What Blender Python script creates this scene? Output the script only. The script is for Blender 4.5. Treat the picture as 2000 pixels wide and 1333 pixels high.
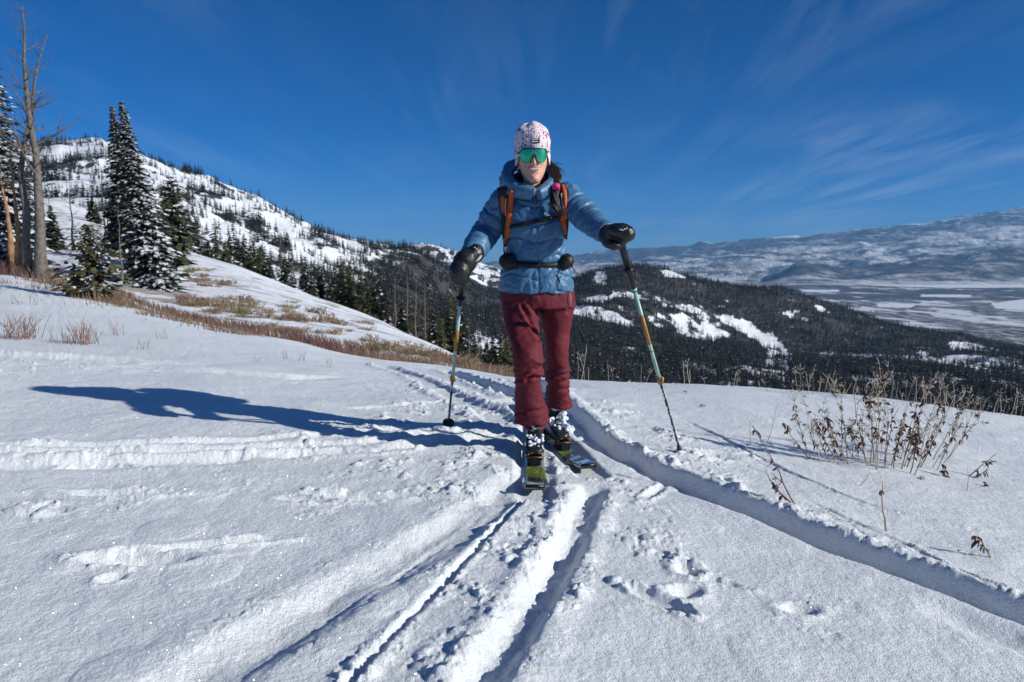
import bpy, math, random
import numpy as np
from mathutils import Vector, Matrix

# ------------------------------------------------------------------ camera, sky, sun, exposure
S = bpy.context.scene
COL = S.collection
for o in list(bpy.data.objects): bpy.data.objects.remove(o)

ZC = 1.0                                   # camera height above the skier's ground
F = 1389.0                                 # focal length in photo pixels (2000 wide)
PITCH = math.radians(6.84)
cam_d = bpy.data.cameras.new('camera')
cam = bpy.data.objects.new('camera', cam_d); COL.objects.link(cam)
cam_d.sensor_width = 36.0; cam_d.lens = 36.0 * F / 2000.0
cam_d.clip_start = 0.05; cam_d.clip_end = 120000
cam.location = (0, 0, ZC); cam.rotation_euler = (math.radians(90) - PITCH, 0, 0)
cam_d.dof.use_dof = True; cam_d.dof.focus_distance = 3.55; cam_d.dof.aperture_fstop = 5.0
S.camera = cam

SUN_EL = math.radians(23.4)
SUN_AZ = math.radians(-19.5)                 # from +x towards +y: right of the view, a little behind the camera
sun_dir = Vector((math.cos(SUN_EL) * math.cos(SUN_AZ), math.cos(SUN_EL) * math.sin(SUN_AZ), math.sin(SUN_EL)))
W = bpy.data.worlds.new('World'); S.world = W; W.use_nodes = True
nt = W.node_tree; N = nt.nodes; L = nt.links
for n in list(N): N.remove(n)
wo = N.new('ShaderNodeOutputWorld'); bg = N.new('ShaderNodeBackground'); bg.inputs[1].default_value = 0.080
sky = N.new('ShaderNodeTexSky'); sky.sky_type = 'NISHITA'; sky.sun_disc = False
sky.sun_elevation = SUN_EL; sky.sun_rotation = math.atan2(sun_dir.x, sun_dir.y)
sky.altitude = 500; sky.air_density = 0.6; sky.dust_density = 0.15; sky.ozone_density = 10.0
# thin cirrus drawn on the sky by direction
tc = N.new('ShaderNodeTexCoord')
sep = N.new('ShaderNodeSeparateXYZ'); L.new(tc.outputs['Generated'], sep.inputs[0])
def mth(op, a=None, b=None, c=None, clamp=False, tree=None):
    t = tree or nt
    m = t.nodes.new('ShaderNodeMath'); m.operation = op; m.use_clamp = clamp
    for i, v in enumerate((a, b, c)):
        if v is None: continue
        if isinstance(v, (int, float)): m.inputs[i].default_value = v
        else: t.links.new(v, m.inputs[i])
    return m.outputs[0]
zz = mth('ADD', mth('MAXIMUM', sep.outputs[2], 0.0), 0.08)
px = mth('DIVIDE', sep.outputs[0], zz); py = mth('DIVIDE', sep.outputs[1], zz)
cmb = N.new('ShaderNodeCombineXYZ'); L.new(px, cmb.inputs[0]); L.new(py, cmb.inputs[1])
mp = N.new('ShaderNodeMapping'); mp.inputs['Rotation'].default_value = (0, 0, math.radians(-14)); mp.inputs['Scale'].default_value = (1.7, 0.30, 1)
L.new(cmb.outputs[0], mp.inputs[0])
cn = N.new('ShaderNodeTexNoise'); cn.inputs['Scale'].default_value = 1.6; cn.inputs['Detail'].default_value = 9; cn.inputs['Roughness'].default_value = 0.6
cn.inputs['Distortion'].default_value = 0.6; L.new(mp.outputs[0], cn.inputs['Vector'])
cb = N.new('ShaderNodeTexNoise'); cb.inputs['Scale'].default_value = 0.55; cb.inputs['Detail'].default_value = 2; L.new(cmb.outputs[0], cb.inputs['Vector'])
rm = N.new('ShaderNodeMapRange'); rm.inputs[1].default_value = 0.44; rm.inputs[2].default_value = 0.85; L.new(cn.outputs[0], rm.inputs[0])
rb = N.new('ShaderNodeMapRange'); rb.inputs[1].default_value = 0.36; rb.inputs[2].default_value = 0.70; L.new(cb.outputs[0], rb.inputs[0])
side = N.new('ShaderNodeMapRange'); side.inputs[1].default_value = 0.08; side.inputs[2].default_value = 0.42; side.inputs[3].default_value = 0.3; L.new(sep.outputs[0], side.inputs[0])
cm = mth('MULTIPLY', mth('MULTIPLY', rm.outputs[0], rb.outputs[0]), mth('MULTIPLY', side.outputs[0], 0.55))
hs = N.new('ShaderNodeHueSaturation'); hs.inputs['Saturation'].default_value = 1.13; hs.inputs['Value'].default_value = 1.0
L.new(sky.outputs[0], hs.inputs['Color'])
cmx = N.new('ShaderNodeMix'); cmx.data_type = 'RGBA'; L.new(cm, cmx.inputs['Factor'])
L.new(hs.outputs[0], cmx.inputs['A']); cmx.inputs['B'].default_value = (6.5, 7.6, 9.0, 1)
L.new(cmx.outputs['Result'], bg.inputs[0]); L.new(bg.outputs[0], wo.inputs[0])

sl = bpy.data.lights.new('sun', 'SUN'); sl.energy = 5.0; sl.angle = math.radians(0.53); sl.color = (1.0, 0.97, 0.88)
so = bpy.data.objects.new('sun', sl); COL.objects.link(so)
so.rotation_euler = (-sun_dir).to_track_quat('-Z', 'Y').to_euler()

S.view_settings.view_transform = 'Standard'; S.view_settings.look = 'None'
S.view_settings.exposure = 0.17; S.view_settings.gamma = 1.0; S.view_settings.use_curve_mapping = False
S.cycles.max_bounces = 6; S.cycles.diffuse_bounces = 3; S.cycles.transparent_max_bounces = 6
S.cycles.volume_bounces = 0; S.cycles.use_denoising = True
# ------------------------------------------------------------------ helpers
R = np.random.RandomState(7)
rnd = random.Random(11)

def pix_dir(u, v):
    uu = (np.asarray(u, float) - 1000) / F; vv = (666.5 - np.asarray(v, float)) / F
    den = math.cos(PITCH) + vv * math.sin(PITCH)
    return uu / den, (-math.sin(PITCH) + vv * math.cos(PITCH)) / den     # x/y and (z-ZC)/y

def P(u, v, y):
    a, s = pix_dir(u, v); return Vector((float(a * y), float(y), float(ZC + s * y)))

def to_pix(x, y, z):
    cp, sp = math.cos(PITCH), math.sin(PITCH)
    d = y * cp - (z - ZC) * sp; up = y * sp + (z - ZC) * cp
    return 1000 + F * x / d, 666.5 - F * up / d

def _h(ix, iy, seed):
    n = (ix.astype(np.int64) * 374761393 + iy.astype(np.int64) * 668265263 + seed * 1442695041) & 0x7fffffff
    n = ((n ^ (n >> 13)) * 1274126177) & 0x7fffffff
    n = ((n ^ (n >> 16)) * 2246822519) & 0x7fffffff
    return (n & 0xffff) / 65535.0

def perlin(x, y, seed=0):
    x = np.asarray(x, float); y = np.asarray(y, float)
    ix = np.floor(x); iy = np.floor(y); fx = x - ix; fy = y - iy
    ux = fx * fx * fx * (fx * (fx * 6 - 15) + 10); uy = fy * fy * fy * (fy * (fy * 6 - 15) + 10)
    def g(ox, oy):
        t = _h(ix + ox, iy + oy, seed) * 2 * np.pi
        return np.cos(t) * (fx - ox) + np.sin(t) * (fy - oy)
    a = g(0, 0); b = g(1, 0); c = g(0, 1); d = g(1, 1)
    return ((a + ux * (b - a)) * (1 - uy) + (c + ux * (d - c)) * uy) * 1.5

def fbm(x, y, lam, oct=4, seed=0, rough=0.5, ridge=False):
    r = 0; amp = 1.0; tot = 0
    for i in range(oct):
        n = perlin(x / lam + 17.3 * i, y / lam - 9.1 * i, seed + i)
        if ridge: n = 1 - 2 * np.abs(n) * 1.3
        r = r + n * amp; tot += amp; amp *= rough; lam = lam / 2.03
    return r / tot

def lumps(x, y, c, seed=0, dens=0.8):
    """rounded snow clods: height field of half balls, one per cell"""
    ix = np.floor(x / c); iy = np.floor(y / c); out = np.zeros_like(x)
    for ox in (-1, 0, 1):
        for oy in (-1, 0, 1):
            jx = ix + ox; jy = iy + oy
            cx = (jx + _h(jx, jy, seed)) * c; cy = (jy + _h(jx, jy, seed + 1)) * c
            q = _h(jx, jy, seed + 2); r = c * (0.25 + 0.6 * _h(jx, jy, seed + 3) ** 2) * (q < dens)
            d2 = (x - cx) ** 2 + (y - cy) ** 2
            h = np.sqrt(np.maximum(r * r - d2, 0)) * (0.5 + 0.5 * _h(jx, jy, seed + 4))
            out = np.maximum(out, h)
    return out

def sstep(a, b, x):
    t = np.clip((x - a) / (b - a), 0, 1); return t * t * (3 - 2 * t)

def pchip_slopes(X, Y):
    h = np.diff(X); d = np.diff(Y, axis=-1) / h
    m = np.zeros_like(Y)
    dk, dk1 = d[..., :-1], d[..., 1:]
    w1 = 2 * h[1:] + h[:-1]; w2 = h[1:] + 2 * h[:-1]
    same = dk * dk1 > 0
    with np.errstate(divide='ignore', invalid='ignore'):
        hm = (w1 + w2) / (w1 / dk + w2 / dk1)
    m[..., 1:-1] = np.where(same, hm, 0); m[..., 0] = d[..., 0]; m[..., -1] = d[..., -1]
    return m

def pchip(X, Y, xq):
    X = np.asarray(X, float); Y = np.asarray(Y, float); m = pchip_slopes(X, Y)
    xq = np.clip(xq, X[0], X[-1]); k = np.clip(np.searchsorted(X, xq) - 1, 0, len(X) - 2)
    h = X[k + 1] - X[k]; t = (xq - X[k]) / h
    y0 = Y[..., k]; y1 = Y[..., k + 1]; m0 = m[..., k] * h; m1 = m[..., k + 1] * h
    return y0 * (2 * t**3 - 3 * t**2 + 1) + m0 * (t**3 - 2 * t**2 + t) + y1 * (-2 * t**3 + 3 * t**2) + m1 * (t**3 - t**2)

# ---- objects
def tag(o, label=None, cat=None, group=None, kind=None):
    if label: o['label'] = label
    if cat: o['category'] = cat
    if group: o['group'] = group
    if kind: o['kind'] = kind
    return o

def empty(name, loc=(0, 0, 0), rz=0.0, label=None, cat=None, group=None):
    o = bpy.data.objects.new(name, None); COL.objects.link(o); o.location = loc; o.rotation_euler = (0, 0, rz)
    o.empty_display_size = 0.1
    return tag(o, label, cat, group)

def mesh_np(name, V, Fq=None, T=None, mats=(), smooth=True, mi=None):
    """V (n,3); Fq quads (m,4) and/or T tris (k,3)"""
    me = bpy.data.meshes.new(name); V = np.asarray(V, np.float32)
    me.vertices.add(len(V)); me.vertices.foreach_set('co', V.ravel())
    li = []; ls = []; lt = []; n = 0
    if Fq is not None and len(Fq):
        Fq = np.asarray(Fq, np.int32); li.append(Fq.ravel()); ls.append(np.arange(len(Fq)) * 4); lt.append(np.full(len(Fq), 4)); n = Fq.size
    if T is not None and len(T):
        T = np.asarray(T, np.int32); li.append(T.ravel()); ls.append(n + np.arange(len(T)) * 3); lt.append(np.full(len(T), 3))
    li = np.concatenate(li); ls = np.concatenate(ls); lt = np.concatenate(lt)
    me.loops.add(len(li)); me.loops.foreach_set('vertex_index', li.astype(np.int32))
    me.polygons.add(len(ls)); me.polygons.foreach_set('loop_start', ls.astype(np.int32)); me.polygons.foreach_set('loop_total', lt.astype(np.int32))
    me.polygons.foreach_set('use_smooth', np.full(len(ls), smooth, bool))
    if mi is not None: me.polygons.foreach_set('material_index', np.asarray(mi, np.int32))
    for m in mats: me.materials.append(m)
    me.update(calc_edges=True)
    return me

def link(name, me, parent=None, loc=None):
    o = bpy.data.objects.new(name, me); COL.objects.link(o)
    if parent is not None: o.parent = parent
    if loc is not None: o.location = loc
    return o

class MB:
    """collects tubes, lofts, boxes and loose faces into one mesh"""
    def __init__(s): s.V = []; s.Fq = []; s.T = []; s.qi = []; s.ti = []; s.n = 0
    def add(s, V, Fq=None, T=None, m=0):
        V = np.asarray(V, float).reshape(-1, 3)
        if Fq is not None and len(Fq): s.Fq.append(np.asarray(Fq) + s.n); s.qi += [m] * len(Fq)
        if T is not None and len(T): s.T.append(np.asarray(T) + s.n); s.ti += [m] * len(T)
        s.V.append(V); s.n += len(V)
    def tube(s, pts, rad, k=8, m=0, caps=True, flat=1.0, up=None):
        pts = [Vector(p) for p in pts]; n = len(pts)
        if isinstance(rad, (int, float)): rad = [rad] * n
        V = []; prev = None
        for i, p in enumerate(pts):
            t = (pts[min(i + 1, n - 1)] - pts[max(i - 1, 0)]).normalized()
            if prev is None:
                a = Vector(up) if up is not None else (Vector((0, 0, 1)) if abs(t.z) < 0.9 else Vector((1, 0, 0)))
                u = a - t * a.dot(t); u.normalize()
            else:
                u = prev - t * prev.dot(t)
                u = u.normalized() if u.length > 1e-6 else t.orthogonal().normalized()
            prev = u; w = t.cross(u)
            for j in range(k):
                an = 2 * math.pi * j / k
                V.append(p + (u * math.cos(an) * flat + w * math.sin(an)) * rad[i])
        Fq = [(i * k + j, i * k + (j + 1) % k, (i + 1) * k + (j + 1) % k, (i + 1) * k + j) for i in range(n - 1) for j in range(k)]
        T = []
        if caps:
            V += [pts[0], pts[-1]]; c0 = n * k; c1 = c0 + 1
            T += [(c0, (j + 1) % k, j) for j in range(k)] + [(c1, (n - 1) * k + j, (n - 1) * k + (j + 1) % k) for j in range(k)]
        s.add([tuple(v) for v in V], Fq, T, m)
    def rings(s, rings, m=0, caps=True, closed=True):
        """rings: list of equal length closed point loops"""
        k = len(rings[0]); n = len(rings); V = [tuple(p) for r in rings for p in r]
        kk = k if closed else k - 1
        Fq = [(i * k + j, i * k + (j + 1) % k, (i + 1) * k + (j + 1) % k, (i + 1) * k + j) for i in range(n - 1) for j in range(kk)]
        T = []
        if caps:
            c0 = sum((Vector(p) for p in rings[0]), Vector()) / k; c1 = sum((Vector(p) for p in rings[-1]), Vector()) / k
            V += [tuple(c0), tuple(c1)]
            T += [(n * k, (j + 1) % k, j) for j in range(k)] + [(n * k + 1, (n - 1) * k + j, (n - 1) * k + (j + 1) % k) for j in range(k)]
        s.add(V, Fq, T, m)
    def box(s, c, sx, sy, sz, M=None, m=0):
        V = [Vector((x * sx / 2, y * sy / 2, z * sz / 2)) for x in (-1, 1) for y in (-1, 1) for z in (-1, 1)]
        if M is not None: V = [M @ v for v in V]
        V = [tuple(v + Vector(c)) for v in V]
        s.add(V, [(0, 1, 3, 2), (4, 6, 7, 5), (0, 4, 5, 1), (2, 3, 7, 6), (0, 2, 6, 4), (1, 5, 7, 3)], None, m)
    def mesh(s, name, mats, smooth=True):
        V = np.concatenate(s.V)
        Fq = np.concatenate(s.Fq) if s.Fq else None; T = np.concatenate(s.T) if s.T else None
        return mesh_np(name, V, Fq, T, mats, smooth, s.qi + s.ti)
    def build(s, name, mats, parent=None, smooth=True, loc=None):
        if not isinstance(mats, (list, tuple)): mats = [mats]
        return link(name, s.mesh(name, mats, smooth), parent, loc)

# ---- materials
def newmat(name):
    m = bpy.data.materials.new(name); m.use_nodes = True
    return m, m.node_tree, m.node_tree.nodes['Principled BSDF']

def plain(name, col, rough=0.7, metal=0.0, spec=0.4, var=0.0, vscale=20, bump=0.0, bscale=60, sheen=0.0, bdist=0.002, coat=0.0):
    m, t, b = newmat(name)
    b.inputs['Base Color'].default_value = (*col, 1); b.inputs['Roughness'].default_value = rough
    b.inputs['Metallic'].default_value = metal; b.inputs['Specular IOR Level'].default_value = spec
    b.inputs['Sheen Weight'].default_value = sheen; b.inputs['Coat Weight'].default_value = coat
    co = t.nodes.new('ShaderNodeTexCoord')
    if var:
        n = t.nodes.new('ShaderNodeTexNoise'); n.inputs['Scale'].default_value = vscale; n.inputs['Detail'].default_value = 4
        t.links.new(co.outputs['Object'], n.inputs['Vector'])
        mr = t.nodes.new('ShaderNodeMapRange'); mr.inputs[1].default_value = 0.3; mr.inputs[2].default_value = 0.7
        mr.inputs[3].default_value = 1 - var; mr.inputs[4].default_value = 1 + var; t.links.new(n.outputs[0], mr.inputs[0])
        mx = t.nodes.new('ShaderNodeVectorMath'); mx.operation = 'SCALE'; mx.inputs[0].default_value = col
        t.links.new(mr.outputs[0], mx.inputs['Scale']); t.links.new(mx.outputs[0], b.inputs['Base Color'])
    if bump:
        n = t.nodes.new('ShaderNodeTexNoise'); n.inputs['Scale'].default_value = bscale; n.inputs['Detail'].default_value = 3
        t.links.new(co.outputs['Object'], n.inputs['Vector'])
        bp = t.nodes.new('ShaderNodeBump'); bp.inputs['Strength'].default_value = bump; bp.inputs['Distance'].default_value = bdist
        t.links.new(n.outputs[0], bp.inputs['Height']); t.links.new(bp.outputs[0], b.inputs['Normal'])
    return m
# ------------------------------------------------------------------ terrain: cross-lines over the land, near to far
def znear(x, y):
    x = np.asarray(x, float)
    return np.where(x > 0, -0.095 * x - 0.004 * x * x, -0.035 * x + 0.003 * x * x) - 0.012 * np.maximum(y - 3.5, 0)

LINES = []
for yy in (0.35, 1.3, 2.4, 3.5, 4.6):
    aa = np.linspace(-1.4, 1.4, 29); LINES.append([(a, yy, float(znear(a * yy, yy)) / yy) for a in aa])
def line(pts):
    out = []
    for u, y, v in pts:
        a, s = pix_dir(u, v); out.append((float(a), float(y), float((ZC + s * y) / y)))
    LINES.append(sorted(out))
# 5: middle of the left sheet / crest on the right
line([(-900,5.6,676),(-300,5.9,684),(0,6,692),(300,6.2,703),(500,6.1,718),(700,6.0,738),(880,6.4,748),(1000,7,747),(1120,7.3,744),(1300,7.1,751),(1560,6.8,768),(1780,6.6,792),(2000,6.4,820),(2300,6.2,862),(2900,5.8,960)])
# 6: edge of the sheet
line([(-900,26,590),(-300,26,560),(0,25,537),(70,24,547),(160,20,566),(300,16,608),(420,13,643),(550,12,666),(700,11,698),(850,10.3,715),(950,9.6,729),(1030,9,742),(1120,8.8,752),(1300,8.5,770),(1560,8.2,792),(2000,7.8,850),(2900,7,1010)])
# 7: foot of the second slope / steep drop
line([(-900,40,575),(-300,38,545),(0,36,525),(150,32,535),(300,23,598),(550,18,652),(700,16,684),(850,15,708),(990,13,742),(1060,12,775),(1160,14,850),(1500,13,930),(2000,12,1000),(2900,11,1150)])
# 8: crest of the second slope
line([(-900,95,300),(-300,95,340),(0,90,380),(95,90,390),(150,88,404),(230,85,432),(300,80,462),(360,75,489),(450,70,515),(540,62,552),(600,58,574),(680,52,603),(750,46,629),(820,40,662),(900,32,697),(960,25,722),(1010,20,748),(1120,28,900),(2000,28,1060),(2900,28,1200)])
# 9: hollow behind it
line([(-900,150,370),(95,140,450),(230,135,490),(360,125,545),(540,110,610),(680,95,665),(820,80,725),(1000,60,840),(1120,60,940),(2000,60,1070),(2900,60,1200)])
# 10: lower forest
line([(-900,250,360),(0,250,440),(360,250,520),(540,250,592),(680,245,642),(820,240,695),(1000,230,785),(1120,225,820),(1500,220,880),(2000,220,905),(2900,220,1000)])
line([(-900,600,350),(0,600,400),(230,600,408),(360,600,448),(540,600,520),(700,600,585),(850,600,640),(1000,600,692),(1150,600,722),(1300,600,752),(1500,600,765),(1700,600,772),(2000,600,795),(2900,600,880)])
line([(-900,1000,335),(0,1000,345),(230,1000,350),(360,1000,392),(540,1000,462),(700,1000,530),(850,1050,600),(950,1100,642),(1100,1100,662),(1200,1100,672),(1350,1100,700),(1500,1100,718),(1700,1100,724),(2000,1100,738),(2900,1100,820)])
# 13: crest of the mountain / middle of the forested ridge
line([(-900,1500,345),(-200,1500,310),(0,1500,298),(60,1500,293),(95,1500,287),(150,1500,279),(185,1500,276),(208,1500,281),(230,1500,290),(300,1500,318),(350,1500,338),(420,1500,360),(480,1500,384),(540,1500,410),(600,1500,437),(640,1500,453),(700,1500,471),(760,1500,488),(800,1500,499),(850,1550,518),(900,1600,548),(960,1600,592),(1050,1600,602),(1120,1600,598),(1200,1600,602),(1300,1600,632),(1400,1600,668),(1500,1600,692),(1600,1600,702),(1700,1600,694),(2000,1600,706),(2900,1600,790)])
# 14: crest of the forested ridge
line([(-900,2000,420),(0,2000,380),(185,2000,360),(350,2000,410),(540,2000,480),(760,2050,545),(850,2100,548),(900,2100,556),(960,2150,578),(1050,2200,566),(1120,2200,551),(1170,2200,534),(1230,2200,523),(1290,2200,527),(1350,2200,543),(1420,2200,561),(1500,2200,569),(1560,2200,581),(1640,2200,605),(1720,2200,629),(1800,2200,649),(1900,2200,667),(2000,2200,688),(2900,2200,780)])
# 15: behind
line([(-900,3200,440),(0,3200,430),(540,3200,500),(700,3200,500),(760,3200,489),(790,3200,482),(820,3200,480),(860,3200,485),(876,3200,489),(910,3200,505),(950,3200,522),(980,3200,534),(1050,3100,575),(1120,3000,605),(1230,3000,605),(1420,3000,625),(1560,3000,645),(1720,3000,665),(2000,3000,690),(2900,3000,780)])
# 16.. valley floor
def flat(y, z, n=(-900, 2900)):
    aa = np.linspace(-1.6, 1.6, 17); LINES.append([(a, float(y), z / y) for a in aa])
flat(4500, -449); flat(7500, -449); flat(11000, -446)
# 19: low hills in the valley
line([(-900,13500,545),(900,13500,545),(1400,13500,545),(1485,13500,549),(1530,13500,530),(1575,13500,517),(1610,13500,522),(1650,13500,528),(1700,13500,524),(1760,13500,513),(1830,13500,506),(1900,13500,500),(2000,13500,489),(2400,13500,480),(2900,13500,490)])
line([(-900,17000,530),(1120,17000,528),(1400,17000,522),(1575,17000,520),(1700,17000,513),(1850,17000,502),(2000,17000,484),(2900,17000,475)])
line([(-900,21000,525),(1120,21000,518),(1400,21000,500),(1700,21000,476),(2000,21000,452),(2900,21000,430)])
line([(-900,26000,505),(700,26000,518),(1000,26000,513),(1120,26000,501),(1170,26000,493),(1250,26000,488),(1330,26000,482),(1355,26000,479),(1372,26000,474),(1392,26000,478),(1450,26000,471),(1560,26000,463),(1650,26000,452),(1720,26000,446),(1800,26000,437),(1880,26000,424),(1960,26000,411),(1990,26000,404),(2200,26000,398),(2900,26000,430)])
line([(-900,33000,540),(1000,33000,540),(2000,33000,470),(2900,33000,480)])
NL = len(LINES)
TT = np.arange(NL)

def grid_lines(a):
    ly = np.zeros((len(a), NL)); g = np.zeros((len(a), NL))
    for k, ln in enumerate(LINES):
        A = [p[0] for p in ln]
        ly[:, k] = pchip(A, np.log([p[1] for p in ln]), a); g[:, k] = pchip(A, [p[2] for p in ln], a)
    return ly, g

def base_surface(a, t):
    """a: (n,), t: (m,) -> y,z (n,m)"""
    ly, g = grid_lines(a)
    LY = pchip(TT, ly, t); G = pchip(TT, g, t); y = np.exp(LY)
    return y, G * y

_TA = np.linspace(-1.35, 1.35, 541); _Tt = np.linspace(0, NL - 1, (NL - 1) * 24 + 1)
_TY, _TZ = base_surface(_TA, _Tt); _TLY = np.log(_TY)
def base_z(x, y):
    x = np.atleast_1d(np.asarray(x, float)); y = np.atleast_1d(np.asarray(y, float))
    a = np.clip(x / y, _TA[0], _TA[-1]); fa = (a - _TA[0]) / (_TA[1] - _TA[0]); i = np.clip(fa.astype(int), 0, len(_TA) - 2); fr = fa - i
    out = np.zeros_like(a); ly = np.log(y)
    def col(i_):
        r = np.zeros_like(a)
        for c in np.unique(i_):
            m = i_ == c; r[m] = np.interp(ly[m], _TLY[c], _TZ[c])
        return r
    return col(i) * (1 - fr) + col(i + 1) * fr

def relief(x, y):
    """land forms beyond the snowfield (metres)"""
    w1 = sstep(22, 60, y) * (1 - sstep(130, 260, y))
    w2 = sstep(160, 400, y) * (1 - sstep(3500, 4500, y))
    w3 = sstep(11500, 14000, y)
    r = np.zeros_like(x)
    m = w1 > 0
    if m.any(): r[m] += w1[m] * (fbm(x[m], y[m], 16, 4, 3) * 0.45)
    m = w2 > 0
    if m.any(): r[m] += w2[m] * (fbm(x[m], y[m], 240, 5, 5) * 10 + fbm(x[m], y[m], 260, 5, 15, ridge=True) * 15 * sstep(500, 900, y[m]))
    m = w3 > 0
    if m.any(): r[m] += w3[m] * ((fbm(x[m] * .62, y[m], 2000, 7, 25, 0.56, ridge=True) - .45) * 210)
    return r

# ---- marks in the snow: polylines given where they lie on the ground
def gpt(u, v):
    a, s = pix_dir(u, v); ys = np.exp(np.linspace(math.log(0.7), math.log(18), 900))
    zr = ZC + s * ys; zb = base_z(a * ys, ys); k = np.argmax(zr < zb)
    return float(a * ys[k]), float(ys[k])
def spl(uv, n=6):
    p = np.array([gpt(*q) for q in uv]); t = np.arange(len(p)); tq = np.linspace(0, len(p) - 1, (len(p) - 1) * n + 1)
    return np.stack([pchip(t, p[:, 0], tq), pchip(t, p[:, 1], tq)], 1)
def dist_line(x, y, P_):
    """signed distance (right of travel > 0), run length"""
    best = np.full(x.shape, 1e9); sg = np.zeros(x.shape); run = np.zeros(x.shape); acc = 0.0; tot = np.zeros(x.shape)
    for i in range(len(P_) - 1):
        ax, ay = P_[i]; bx, by = P_[i + 1]; dx, dy = bx - ax, by - ay; L_ = math.hypot(dx, dy) + 1e-9
        t = np.clip(((x - ax) * dx + (y - ay) * dy) / L_**2, 0, 1); ex = x - ax - t * dx; ey = y - ay - t * dy
        d = np.hypot(ex, ey); m = d < best
        best = np.where(m, d, best); cr = (dx * (y - ay) - dy * (x - ax))
        sg = np.where(m, -np.sign(cr), sg); run = np.where(m, acc + t * L_, run); acc += L_
    return best * sg, run, acc

# (points, half width, depth, left berm, right berm, lumpiness, end fade) travelling from far to near
TRACKS = [
 # wide track under the near ski, running straight to the lower left
 ([(1035,915),(935,1003),(760,1108),(400,1322),(200,1440)], .110, .036, .008, .005, .2, 0.08, .25),
 ([(1000,955),(900,1030),(700,1165),(500,1300),(380,1400)], .010, .010, .003, .002, .15, 0.2, .6),
 # second ski's track, its right wall in shade
 ([(1160,945),(1098,1085),(1030,1200),(945,1325),(880,1430)], .062, .048, .008, .012, .6, 0.08, .3),
 # thin groove in between
 ([(1040,960),(950,1055),(830,1180),(690,1330),(600,1430)], .013, .017, .003, .004, .6, 0.2, .5),
 # deep trench from the far ski to the lower right
 ([(1020,742),(1105,800),(1175,868),(1300,930),(1460,995),(1700,1092),(2000,1203),(2300,1310)], .10, .10, .022, .004, .6, 0.2, .72),
 # thin tracks on the right
 ([(1325,815),(1400,850),(1480,893),(1580,940),(1690,985),(1850,1028),(2050,1068)], .020, .014, .003, .003, .20, 0.3, .5),
 ([(1560,975),(1650,1015),(1760,1060),(1860,1120),(2030,1180)], .016, .012, .003, .003, .25, 0.2, .5),
 ([(1770,1180),(1880,1212),(2000,1262),(2150,1330)], .09, .032, .003, .0, .12, 0.15, .1),
 # old tracks on the left running out of the churned snow
 ([(1020,842),(900,862),(760,872),(600,886),(400,897),(200,905),(-100,912)], .085, .036, .006, .010, .35, 0.2, .4),
 ([(940,845),(820,852),(700,866),(560,872),(420,880),(200,884),(-100,886)], .045, .022, .007, .008, .30, 0.2, .5),
 ([(860,830),(700,842),(540,856),(300,868),(100,872),(-100,874)], .040, .018, .004, .007, .35, 0.3, .5),
 ([(900,868),(700,888),(560,893),(400,903)], .025, .012, .006, .006, .5, 0.3, .5),
 ([(700,741),(560,738),(400,727),(250,717),(100,708),(-150,700)], .10, .026, .006, .014, .2, 0.5, .4),
 ([(380,722),(300,714),(150,703),(0,697),(-150,690)], .14, .030, .008, .016, .4, 0.5, .4),
 # skin track behind her
 ([(860,722),(930,745),(990,765),(1050,800),(1060,850)], .11, .06, .02, .012, .7, 0.2, .6),
 ([(740,712),(820,738),(880,770),(960,810),(1030,850)], .10, .022, .012, .012, .8, 0.3, .6),
 ([(640,795),(760,792),(900,782)], .035, .016, .006, .006, .3, 0.3, .5),
]
TRK = [(spl(p), *r) for p, *r in TRACKS]
# single marks: (u, v, length m, width m, angle deg, depth, lump)
DENTS = [(230,962,.20,.035,6,.05,.5),(400,1065,.20,.03,20,.05,.4),(270,1092,.15,.05,5,.07,.4),(215,1130,.04,.03,40,.03,.3),
         (590,975,.10,.03,0,.03,.8),(690,968,.16,.045,-5,.05,.9),(760,970,.12,.04,5,.04,.9),(200,905,.2,.04,0,.03,.6),
         (1345,1115,.05,.05,0,.06,.7),(1340,1160,.06,.04,30,.05,.6),(1560,1190,.06,.04,10,.04,.5),(1395,890,.12,.08,10,.05,.8),(1390,1130,.10,.02,-25,.03,.6),
         (1280,960,.14,.03,60,.03,.5),(1290,1180,.12,.03,-40,.03,.7)]
DNT = [(*gpt(u, v), l, w, math.radians(an), d, lp) for u, v, l, w, an, d, lp in DENTS]
# churned areas: (u, v, radius m, strength)
CHURN = [(1000,800,.55,.9),(900,845,.5,1.0),(960,900,.4,.9),(1060,760,.5,.8),(880,760,.6,.7),(1180,800,.35,.9),(1260,850,.35,.9),(1390,900,.3,1.0),(1110,930,.28,.9),(1090,1000,.2,.9),
         (1050,1040,.16,1.0),(1020,1100,.15,1.0),(975,1160,.13,1.0),(925,1230,.11,1.0),(860,1310,.10,.9),(860,800,.4,1.0),(760,830,.35,.9),(620,850,.3,.8),(520,880,.3,.8),(700,905,.25,.7),(900,960,.25,.8),(980,900,.3,1.0),(880,900,.3,.9),(1160,1060,.18,.8),(1210,960,.2,.7),(1290,1075,.2,.6),(640,975,.18,.8),(720,970,.15,.8),(240,975,.2,.7),(420,960,.2,.5),(60,990,.2,.6),(300,880,.3,.6),(120,890,.3,.6),(1500,1000,.2,.7),(1400,945,.2,.8),(1640,1050,.2,.7),(1820,1130,.2,.7),(1920,1170,.2,.6),(1450,890,.2,.5),(1330,905,.25,.9),(700,850,.5,.7),(1560,1010,.3,.5),(1000,745,.7,.6),(820,730,.8,.5),(1240,1010,.3,.45),(1200,1100,.25,.4),(840,930,.3,.6),(1330,1130,.22,.6),(1700,1070,.25,.5),(560,880,.4,.55),(1600,1200,.2,.4),(100,705,.8,.7),(980,1120,.2,.6),(900,1240,.14,.6),(1160,940,.2,.7)]
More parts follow.
